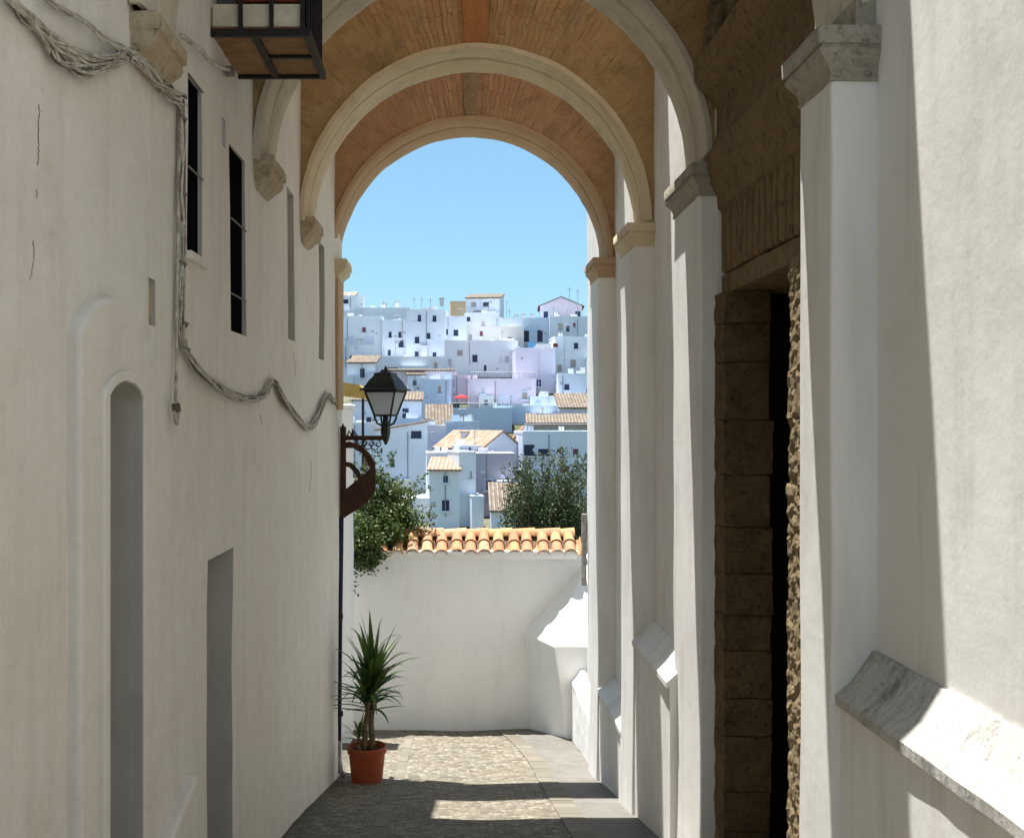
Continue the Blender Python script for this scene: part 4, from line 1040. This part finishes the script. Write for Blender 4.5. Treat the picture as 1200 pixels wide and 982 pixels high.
def hill_house(name, label, x0, y0, x1, y1, d, depth=8.0, yaw=0.0, wall='paint_white', roof='flat', rmat='tiles_brown', rise=1.2, wins=(), extra=5.5, chim=(), aer=(), parapet=0.35, over=0.35, cat='house', slope_x=0.0):
    a, b = px(x0, y0, d), px(x1, y1, d); w = b.x - a.x; H = a.z - b.z
    zb = b.z - extra
    h = empty(name, ((a.x + b.x) / 2, d, zb), label, cat, 'white houses on the far hillside', R(yaw))
    hw = w / 2; zt = H + extra; rq = random.Random(int(x0 * 3 + y1 * 5))
    if wall == 'paint_white' and rq.random() < 0.45: wall = 'paint_bright'
    if yaw == 0.0: h.rotation_euler.z = R(rq.uniform(-5, 5))
    m = MB()
    if roof == 'gable':                # gable wall faces the alley
        m.prism([(-hw, 0), (hw, 0), (hw, zt), (slope_x, zt + rise), (-hw, zt)], 0, depth, 'y')
    elif roof == 'shed':
        m.prism([(-hw, 0), (hw, 0), (hw, zt + rise), (-hw, zt)], 0, depth, 'y')
    else: m.box(-hw, hw, 0, depth, 0, zt)
    m.build('wall', wall, h, local=True)
    if roof == 'flat' and parapet > 0:
        m = MB(); t = 0.25
        m.box(-hw - 0.03, hw + 0.03, -0.03, t, zt + 0.003, zt + parapet); m.box(-hw - 0.03, hw + 0.03, depth - t, depth + 0.03, zt + 0.003, zt + parapet)
        m.box(-hw - 0.03, -hw + t, t, depth - t, zt + 0.003, zt + parapet); m.box(hw - t, hw + 0.03, t, depth - t, zt + 0.003, zt + parapet)
        m.build('parapet', wall, h, local=True)
    if roof == 'tile':                 # ridge parallel to the front
        m = MB(); m.prism([(-over, zt - 0.05), (depth * 0.5, zt + rise), (depth + over, zt - 0.05), (depth + over, zt + 0.15), (depth * 0.5, zt + rise + 0.2), (-over, zt + 0.15)], -hw - 0.2, hw + 0.2, 'x')
        m.build('roof', rmat, h, local=True, uvf=lambda p: (p.x, p.y * 1.2))
        m = MB(); m.prism([(0, zt - 0.06), (depth, zt - 0.06), (depth * 0.5, zt + rise - 0.08)], -hw + 0.01, hw - 0.01, 'x'); m.build('gable', wall, h, local=True)
    if roof == 'lean':                 # one slope falling to the front
        m = MB(); m.prism([(-over, zt + 0.003), (depth, zt + rise), (depth, zt + rise + 0.2), (-over, zt + 0.18)], -hw - 0.2, hw + 0.2, 'x')
        m.build('roof', rmat, h, local=True, uvf=lambda p: (p.x, p.y * 1.2))
        m = MB(); m.prism([(0, zt - 0.06), (depth - 0.01, zt - 0.06), (depth - 0.01, zt + rise - 0.02)], -hw + 0.01, hw - 0.01, 'x'); m.build('gable', wall, h, local=True)
    if roof in ('gable', 'shed'):
        m = MB(); e = 0.18
        if roof == 'gable': m.prism([(-hw - over, zt - over * 0.5 + 0.003), (slope_x, zt + rise + 0.003), (hw + over, zt - over * 0.5 + 0.003), (hw + over, zt + e - over * 0.5), (slope_x, zt + rise + e), (-hw - over, zt + e - over * 0.5)], -0.15, depth + 0.15, 'y')
        else: m.prism([(-hw - 0.1, zt + 0.003), (hw + 0.1, zt + rise + 0.003), (hw + 0.1, zt + rise + e), (-hw - 0.1, zt + e)], -0.15, depth + 0.15, 'y')
        m.build('roof', rmat, h, local=True, uvf=lambda p: (p.y, p.x * 1.2))
    k = d / F
    for wd in wins:
        wx0, wy0, wx1, wy1 = wd[:4]; g = wd[4] if len(wd) > 4 else 'dark_glass'
        window(h, (wx0 - (x0 + x1) / 2) * k, extra + (y1 - wy1) * k, (wx1 - wx0) * k, (wy1 - wy0) * k, glass=g)
    for c in chim:
        cx_ = (c[0] - (x0 + x1) / 2) * k; chimney(h, cx_, c[4] if len(c) > 4 else 2.0, zt + (rise * 0.5 if roof != 'flat' else 0), c[1] * k, (c[2]) * k, c[3] if len(c) > 3 else 'paint_white')
    for c in aer: aerial(h, (c[0] - (x0 + x1) / 2) * k, c[2] if len(c) > 2 else 3.0, zt + (rise * 0.6 if roof != 'flat' else 0), c[1] * k)
    rh = random.Random(int(x0 * 7 + y0 * 13 + d))
    if (y1 - y0) > 18 and w > 2.0:     # rainwater pipe, vent and wash of small fittings
        xp = rh.uniform(-hw * 0.8, hw * 0.8); m = MB(); m.tube([(xp, -0.07, zt - 0.1), (xp, -0.07, max(0.5, zt - H * rh.uniform(0.5, 1.0)))], 0.05, 5); m.build('drainpipe', rh.choice(('aerial_metal', 'old_grey', 'paint_lilac')), h, local=True)
        for _ in range(rh.randint(1, 3)):
            xv, zv = rh.uniform(-hw * 0.85, hw * 0.85), zt - H * rh.uniform(0.12, 0.8); q = rh.uniform(0.12, 0.3)
            m = MB(); m.box(xv - q, xv + q, -0.02, 0.05, zv - q * 0.7, zv + q * 0.7); m.build('vent', rh.choice(('old_grey', 'paint_lilac', 'paint_mauve')), h, local=True)
    taken = [((a_[0] - (x0 + x1) / 2) * k, (a_[2] - (x0 + x1) / 2) * k, extra + (y1 - a_[3]) * k, extra + (y1 - a_[1]) * k) for a_ in wins]
    def free(xa, xb, za, zb): return all(xb < t[0] - .4 or xa > t[1] + .4 or zb < t[2] - .4 or za > t[3] + .4 for t in taken)
    if w > 4 and H > 2.2:
        for _ in range(rh.randint(1, 3)):
            ww, wh = rh.uniform(0.45, 0.85), rh.uniform(0.7, 1.2); xa = rh.uniform(-hw + .5, hw - 1.4); za = zt - H * rh.uniform(0.35, 0.8)
            if free(xa, xa + ww, za, za + wh) and za + wh < zt - 0.4:
                window(h, xa, za, ww, wh, glass=rh.choice(('dark_glass', 'dark_glass', 'paint_mauve', 'red_shutter', 'old_grey'))); taken.append((xa, xa + ww, za, za + wh))
        if 'blank' not in label:
            for _ in range(2):
                aw = w * rh.uniform(0.16, 0.34); xa = rh.uniform(-hw, hw - aw); ah = H * rh.uniform(0.18, 0.5); dp = rh.uniform(0.5, 1.6)
                if free(xa, xa + aw, extra - .5, extra + ah):
                    taken.append((xa, xa + aw, extra - .5, extra + ah)); wl = rh.choice((wall, 'paint_white', 'paint_bright', 'paint_cream', 'paint_lilac'))
                    m = MB(); m.box(xa, xa + aw, -dp, -0.004, extra - 2.5, extra + ah); an = m.build('annexe', wl, h, local=True)
                    m = MB(); m.box(xa - .06, xa + aw + .06, -dp - .06, -0.006, extra + ah + .004, extra + ah + .14); m.build('coping', rh.choice(('paint_bright', 'tiles_brown', 'paint_white')), an, local=True)
                    if aw > 1.2 and ah > 1.0: window(h, xa + aw * .35, extra + ah * .3, .5, min(.8, ah * .5), yf=-dp - 0.003)
    if roof == 'flat' and w > 3:
        for _ in range(rh.randint(1, 3)):
            xc, yc, q = rh.uniform(-hw * 0.85, hw * 0.85), rh.uniform(0.6, depth * 0.6), rh.uniform(0.2, 0.5)
            m = MB(); m.box(xc - q, xc + q, yc, yc + q * 1.6, zt - 0.3, zt + parapet + rh.uniform(0.15, 0.9)); m.build('roof_box', rh.choice((wall, 'paint_white', 'paint_cream')), h, local=True)
        if rh.random() < 0.5: aerial(h, rh.uniform(-hw * 0.8, hw * 0.8), depth * 0.4, zt, rh.uniform(1.3, 2.8))
    return h
def railing(h, x0, x1, y, z, hgt=1.0):
    m = MB(); n = max(3, int((x1 - x0) / 0.35))
    for i in range(n + 1): m.tube([(x0 + (x1 - x0) * i / n, y, z), (x0 + (x1 - x0) * i / n, y, z + hgt)], 0.03, 4)
    m.tube([(x0, y, z + hgt), (x1, y, z + hgt)], 0.04, 4); m.build('railing', 'aerial_metal', h, local=True)
HH = hill_house
# skyline row
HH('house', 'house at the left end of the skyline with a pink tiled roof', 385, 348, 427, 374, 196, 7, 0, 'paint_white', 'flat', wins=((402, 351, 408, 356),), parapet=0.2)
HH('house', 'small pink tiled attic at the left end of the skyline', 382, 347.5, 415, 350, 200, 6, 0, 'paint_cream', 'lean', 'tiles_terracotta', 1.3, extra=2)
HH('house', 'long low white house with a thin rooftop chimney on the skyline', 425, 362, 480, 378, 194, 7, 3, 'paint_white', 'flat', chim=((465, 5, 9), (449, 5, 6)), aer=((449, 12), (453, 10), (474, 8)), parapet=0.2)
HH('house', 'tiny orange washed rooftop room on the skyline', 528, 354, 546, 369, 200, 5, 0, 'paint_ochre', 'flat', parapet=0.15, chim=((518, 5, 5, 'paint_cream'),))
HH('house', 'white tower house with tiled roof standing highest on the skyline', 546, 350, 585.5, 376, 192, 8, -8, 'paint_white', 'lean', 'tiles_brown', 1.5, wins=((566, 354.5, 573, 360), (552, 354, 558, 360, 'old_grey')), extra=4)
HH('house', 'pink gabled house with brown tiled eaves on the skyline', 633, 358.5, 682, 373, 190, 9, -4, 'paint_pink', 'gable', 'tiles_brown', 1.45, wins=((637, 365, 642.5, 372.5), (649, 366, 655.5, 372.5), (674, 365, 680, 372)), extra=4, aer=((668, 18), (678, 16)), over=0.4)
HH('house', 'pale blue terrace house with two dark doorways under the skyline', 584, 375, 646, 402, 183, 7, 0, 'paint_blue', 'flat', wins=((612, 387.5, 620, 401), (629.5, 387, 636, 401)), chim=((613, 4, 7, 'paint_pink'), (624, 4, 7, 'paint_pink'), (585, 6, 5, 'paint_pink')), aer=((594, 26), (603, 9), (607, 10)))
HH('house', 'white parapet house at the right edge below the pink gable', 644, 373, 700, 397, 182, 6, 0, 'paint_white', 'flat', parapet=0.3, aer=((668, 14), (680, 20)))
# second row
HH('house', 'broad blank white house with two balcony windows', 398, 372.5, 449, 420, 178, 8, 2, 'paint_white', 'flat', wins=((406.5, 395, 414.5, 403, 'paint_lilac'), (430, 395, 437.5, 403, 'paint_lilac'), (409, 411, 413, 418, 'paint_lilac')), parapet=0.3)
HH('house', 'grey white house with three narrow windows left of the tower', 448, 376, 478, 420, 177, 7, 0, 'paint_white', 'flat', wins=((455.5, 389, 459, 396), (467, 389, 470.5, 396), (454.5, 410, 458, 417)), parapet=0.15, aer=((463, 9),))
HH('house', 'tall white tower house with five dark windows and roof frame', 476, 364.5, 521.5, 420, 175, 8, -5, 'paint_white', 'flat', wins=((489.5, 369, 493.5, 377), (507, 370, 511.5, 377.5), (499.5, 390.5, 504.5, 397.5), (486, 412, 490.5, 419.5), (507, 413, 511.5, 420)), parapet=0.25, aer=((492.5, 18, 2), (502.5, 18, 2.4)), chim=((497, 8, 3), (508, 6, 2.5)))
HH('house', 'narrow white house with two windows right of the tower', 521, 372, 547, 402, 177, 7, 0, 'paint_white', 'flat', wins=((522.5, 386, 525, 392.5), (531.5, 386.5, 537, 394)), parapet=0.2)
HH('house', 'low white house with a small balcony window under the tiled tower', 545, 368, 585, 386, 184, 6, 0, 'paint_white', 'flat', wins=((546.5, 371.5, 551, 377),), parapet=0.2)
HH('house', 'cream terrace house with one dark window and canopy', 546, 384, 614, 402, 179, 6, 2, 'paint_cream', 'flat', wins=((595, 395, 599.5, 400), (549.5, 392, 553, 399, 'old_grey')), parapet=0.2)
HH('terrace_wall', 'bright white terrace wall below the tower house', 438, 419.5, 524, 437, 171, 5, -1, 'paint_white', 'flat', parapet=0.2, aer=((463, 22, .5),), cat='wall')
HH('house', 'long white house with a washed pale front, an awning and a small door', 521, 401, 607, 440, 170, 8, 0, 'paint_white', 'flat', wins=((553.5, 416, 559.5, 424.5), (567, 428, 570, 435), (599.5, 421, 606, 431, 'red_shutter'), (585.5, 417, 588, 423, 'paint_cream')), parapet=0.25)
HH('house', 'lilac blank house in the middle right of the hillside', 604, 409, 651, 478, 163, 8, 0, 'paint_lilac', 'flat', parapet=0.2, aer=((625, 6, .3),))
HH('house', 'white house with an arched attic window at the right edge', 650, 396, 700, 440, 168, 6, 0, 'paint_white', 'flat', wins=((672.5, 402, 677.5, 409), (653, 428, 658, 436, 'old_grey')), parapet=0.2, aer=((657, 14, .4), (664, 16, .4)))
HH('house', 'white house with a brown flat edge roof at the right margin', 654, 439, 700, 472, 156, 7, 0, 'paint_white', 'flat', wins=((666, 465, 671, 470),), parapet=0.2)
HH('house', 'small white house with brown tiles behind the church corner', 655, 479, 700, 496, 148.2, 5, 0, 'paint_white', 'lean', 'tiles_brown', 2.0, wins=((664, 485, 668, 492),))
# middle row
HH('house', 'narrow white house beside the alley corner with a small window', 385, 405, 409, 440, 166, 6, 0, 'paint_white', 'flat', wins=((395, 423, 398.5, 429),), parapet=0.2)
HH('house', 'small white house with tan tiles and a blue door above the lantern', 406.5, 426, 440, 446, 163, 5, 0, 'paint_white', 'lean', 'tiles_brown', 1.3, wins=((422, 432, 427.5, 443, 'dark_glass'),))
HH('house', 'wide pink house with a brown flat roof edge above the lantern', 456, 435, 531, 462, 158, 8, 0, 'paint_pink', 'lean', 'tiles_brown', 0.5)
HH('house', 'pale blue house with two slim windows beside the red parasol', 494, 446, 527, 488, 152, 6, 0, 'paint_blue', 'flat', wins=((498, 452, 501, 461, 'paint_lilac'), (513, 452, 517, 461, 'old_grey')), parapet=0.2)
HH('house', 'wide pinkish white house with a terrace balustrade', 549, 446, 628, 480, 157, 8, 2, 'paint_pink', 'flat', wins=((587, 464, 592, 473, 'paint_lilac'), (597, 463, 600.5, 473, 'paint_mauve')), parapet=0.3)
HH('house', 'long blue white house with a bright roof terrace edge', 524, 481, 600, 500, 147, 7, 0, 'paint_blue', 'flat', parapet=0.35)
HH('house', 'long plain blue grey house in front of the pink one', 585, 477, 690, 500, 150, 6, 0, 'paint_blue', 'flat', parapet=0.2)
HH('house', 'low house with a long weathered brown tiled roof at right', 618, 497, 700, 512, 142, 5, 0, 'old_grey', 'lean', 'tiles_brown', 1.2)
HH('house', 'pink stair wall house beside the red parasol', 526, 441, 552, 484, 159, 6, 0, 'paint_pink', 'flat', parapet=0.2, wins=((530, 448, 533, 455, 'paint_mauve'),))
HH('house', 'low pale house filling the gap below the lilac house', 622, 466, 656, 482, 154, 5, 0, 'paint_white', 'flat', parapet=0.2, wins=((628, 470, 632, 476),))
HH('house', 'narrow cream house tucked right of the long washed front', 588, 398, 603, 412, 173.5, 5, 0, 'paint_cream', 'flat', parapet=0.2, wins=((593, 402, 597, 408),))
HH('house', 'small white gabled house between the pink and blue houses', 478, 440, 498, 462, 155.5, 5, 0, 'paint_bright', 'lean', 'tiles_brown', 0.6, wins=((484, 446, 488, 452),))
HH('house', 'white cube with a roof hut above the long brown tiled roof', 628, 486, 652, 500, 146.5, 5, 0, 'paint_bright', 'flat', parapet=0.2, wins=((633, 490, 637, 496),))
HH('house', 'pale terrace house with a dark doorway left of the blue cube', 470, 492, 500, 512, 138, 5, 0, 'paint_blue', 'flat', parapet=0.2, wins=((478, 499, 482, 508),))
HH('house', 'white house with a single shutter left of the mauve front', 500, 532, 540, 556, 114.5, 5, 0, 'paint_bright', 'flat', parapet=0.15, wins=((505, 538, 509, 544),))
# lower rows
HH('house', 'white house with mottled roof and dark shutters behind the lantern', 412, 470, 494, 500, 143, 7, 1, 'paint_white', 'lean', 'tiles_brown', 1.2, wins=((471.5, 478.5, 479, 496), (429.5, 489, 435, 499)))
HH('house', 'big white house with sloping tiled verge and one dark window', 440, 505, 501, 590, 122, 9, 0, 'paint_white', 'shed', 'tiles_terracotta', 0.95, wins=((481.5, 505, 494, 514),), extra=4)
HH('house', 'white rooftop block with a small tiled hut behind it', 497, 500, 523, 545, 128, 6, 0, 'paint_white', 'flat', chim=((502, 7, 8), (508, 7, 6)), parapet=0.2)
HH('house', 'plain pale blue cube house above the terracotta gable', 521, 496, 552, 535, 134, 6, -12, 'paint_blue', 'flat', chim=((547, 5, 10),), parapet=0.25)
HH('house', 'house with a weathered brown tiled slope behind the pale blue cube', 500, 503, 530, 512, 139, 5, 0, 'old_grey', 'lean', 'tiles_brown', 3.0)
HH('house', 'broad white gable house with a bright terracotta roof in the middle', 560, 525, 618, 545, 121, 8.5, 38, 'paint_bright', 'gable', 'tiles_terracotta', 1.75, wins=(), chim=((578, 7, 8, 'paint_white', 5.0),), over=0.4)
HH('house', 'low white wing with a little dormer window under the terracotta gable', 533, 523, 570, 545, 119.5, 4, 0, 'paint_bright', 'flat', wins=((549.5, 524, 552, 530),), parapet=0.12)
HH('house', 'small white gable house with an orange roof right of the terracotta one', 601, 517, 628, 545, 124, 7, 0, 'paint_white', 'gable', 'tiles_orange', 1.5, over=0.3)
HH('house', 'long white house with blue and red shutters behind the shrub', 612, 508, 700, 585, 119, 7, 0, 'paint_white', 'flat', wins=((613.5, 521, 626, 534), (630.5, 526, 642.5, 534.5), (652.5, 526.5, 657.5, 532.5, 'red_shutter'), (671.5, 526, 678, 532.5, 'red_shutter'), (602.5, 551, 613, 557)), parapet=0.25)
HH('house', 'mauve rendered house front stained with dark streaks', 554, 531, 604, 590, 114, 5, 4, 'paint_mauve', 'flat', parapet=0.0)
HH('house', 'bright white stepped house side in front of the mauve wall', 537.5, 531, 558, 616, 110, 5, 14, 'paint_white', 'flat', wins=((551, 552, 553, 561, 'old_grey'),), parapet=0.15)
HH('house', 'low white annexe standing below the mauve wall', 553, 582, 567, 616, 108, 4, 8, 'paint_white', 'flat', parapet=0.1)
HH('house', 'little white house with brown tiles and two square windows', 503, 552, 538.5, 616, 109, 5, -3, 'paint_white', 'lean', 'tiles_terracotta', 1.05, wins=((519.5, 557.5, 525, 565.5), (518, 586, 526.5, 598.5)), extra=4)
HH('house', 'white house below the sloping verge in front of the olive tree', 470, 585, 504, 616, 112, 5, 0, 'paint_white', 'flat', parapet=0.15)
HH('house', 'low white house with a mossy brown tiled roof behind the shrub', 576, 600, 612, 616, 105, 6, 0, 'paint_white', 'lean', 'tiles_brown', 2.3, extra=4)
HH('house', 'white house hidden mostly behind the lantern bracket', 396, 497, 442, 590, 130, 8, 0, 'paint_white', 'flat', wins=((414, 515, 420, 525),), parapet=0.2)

for o in [q for q in COL.objects if q.get('category') == 'house']:
    lb = o['label']
    if 'two balcony windows' in lb:
        for xx in (-4.6, -1.5): railing(o, xx + 0.6, xx + 2.1, -0.45, 7.6, 0.9)
    if 'terrace balustrade' in lb:
        e = [c for c in o.children if c.name.startswith('wall')][0].dimensions; railing(o, -e.x / 2 + .2, e.x / 2 - .2, 0.1, e.z + 0.3, 0.9)
    if 'bright roof terrace' in lb:
        e = [c for c in o.children if c.name.startswith('wall')][0].dimensions; railing(o, -e.x / 2 + .2, e.x / 2 - .2, 0.1, e.z + 0.3, 0.7)
    if 'blue and red shutters' in lb:
        e = [c for c in o.children if c.name.startswith('wall')][0].dimensions; railing(o, -e.x / 2 + .2, e.x / 2 - .2, 0.1, e.z + 0.3, 0.7)
# small things on the hillside roofs
pr = px(541, 473, 151); par = empty('parasol', pr, 'red parasol open on a roof terrace of the far hillside', 'parasol')
m = MB(); m.lathe((0, 0, 0.75), [(0.0, 0.42), (0.5, 0.34), (0.95, 0.12), (1.0, -0.02), (0.95, 0.0), (0.0, 0.3)], 12); m.build('canopy', 'red_canvas', par, local=True)
m = MB(); m.tube([(0, 0, -1.2), (0, 0, 1.1)], 0.04, 6); m.build('pole', 'aerial_metal', par, local=True)
for i, (xa, xb, ya, yb, mt, lb) in enumerate(((619, 627, 401, 407, 'blue_cloth', 'blue towel drying on a hillside roof terrace'), (628, 646, 403, 407.5, 'white_cloth', 'white sheet drying beside the blue towel'), (648, 654, 402.5, 407, 'maroon_cloth', 'dark red cloth at the end of the washing line'))):
    a, b = px(xa, ya, 162.5), px(xb, yb, 162.5); m = MB(); n = 8
    rings = []
    for k in range(n + 1):
        x = a.x + (b.x - a.x) * k / n; y = a.y + 0.08 * math.sin(k * 1.9); rings.append([(x, y, b.z), (x, y + 0.02, b.z), (x, y + 0.03, a.z), (x, y + 0.01, a.z)])
    m.loft(rings); tag(m.build('laundry', mt), lb, 'laundry', 'washing drying on a roof terrace')
aw = px(412, 458, 30); awn = empty('awning', aw, 'ochre canvas awning beyond the house corner near the lantern', 'awning')
m = MB(); m.prism([(-0.9, -0.05), (0.42, -0.22), (0.42, -0.02), (0.2, 0.16), (-0.9, 0.34)], 0, 0.9, 'y'); m.build('canopy', 'ochre_canvas', awn, local=True)
m = MB(); m.tube([(-0.8, 0.1, -0.2), (-0.8, 0.1, -18)], 0.04, 6); m.tube([(0.3, 0.1, -0.2), (0.3, 0.1, -18)], 0.04, 6); m.build('pole', 'iron_black', awn, local=True)
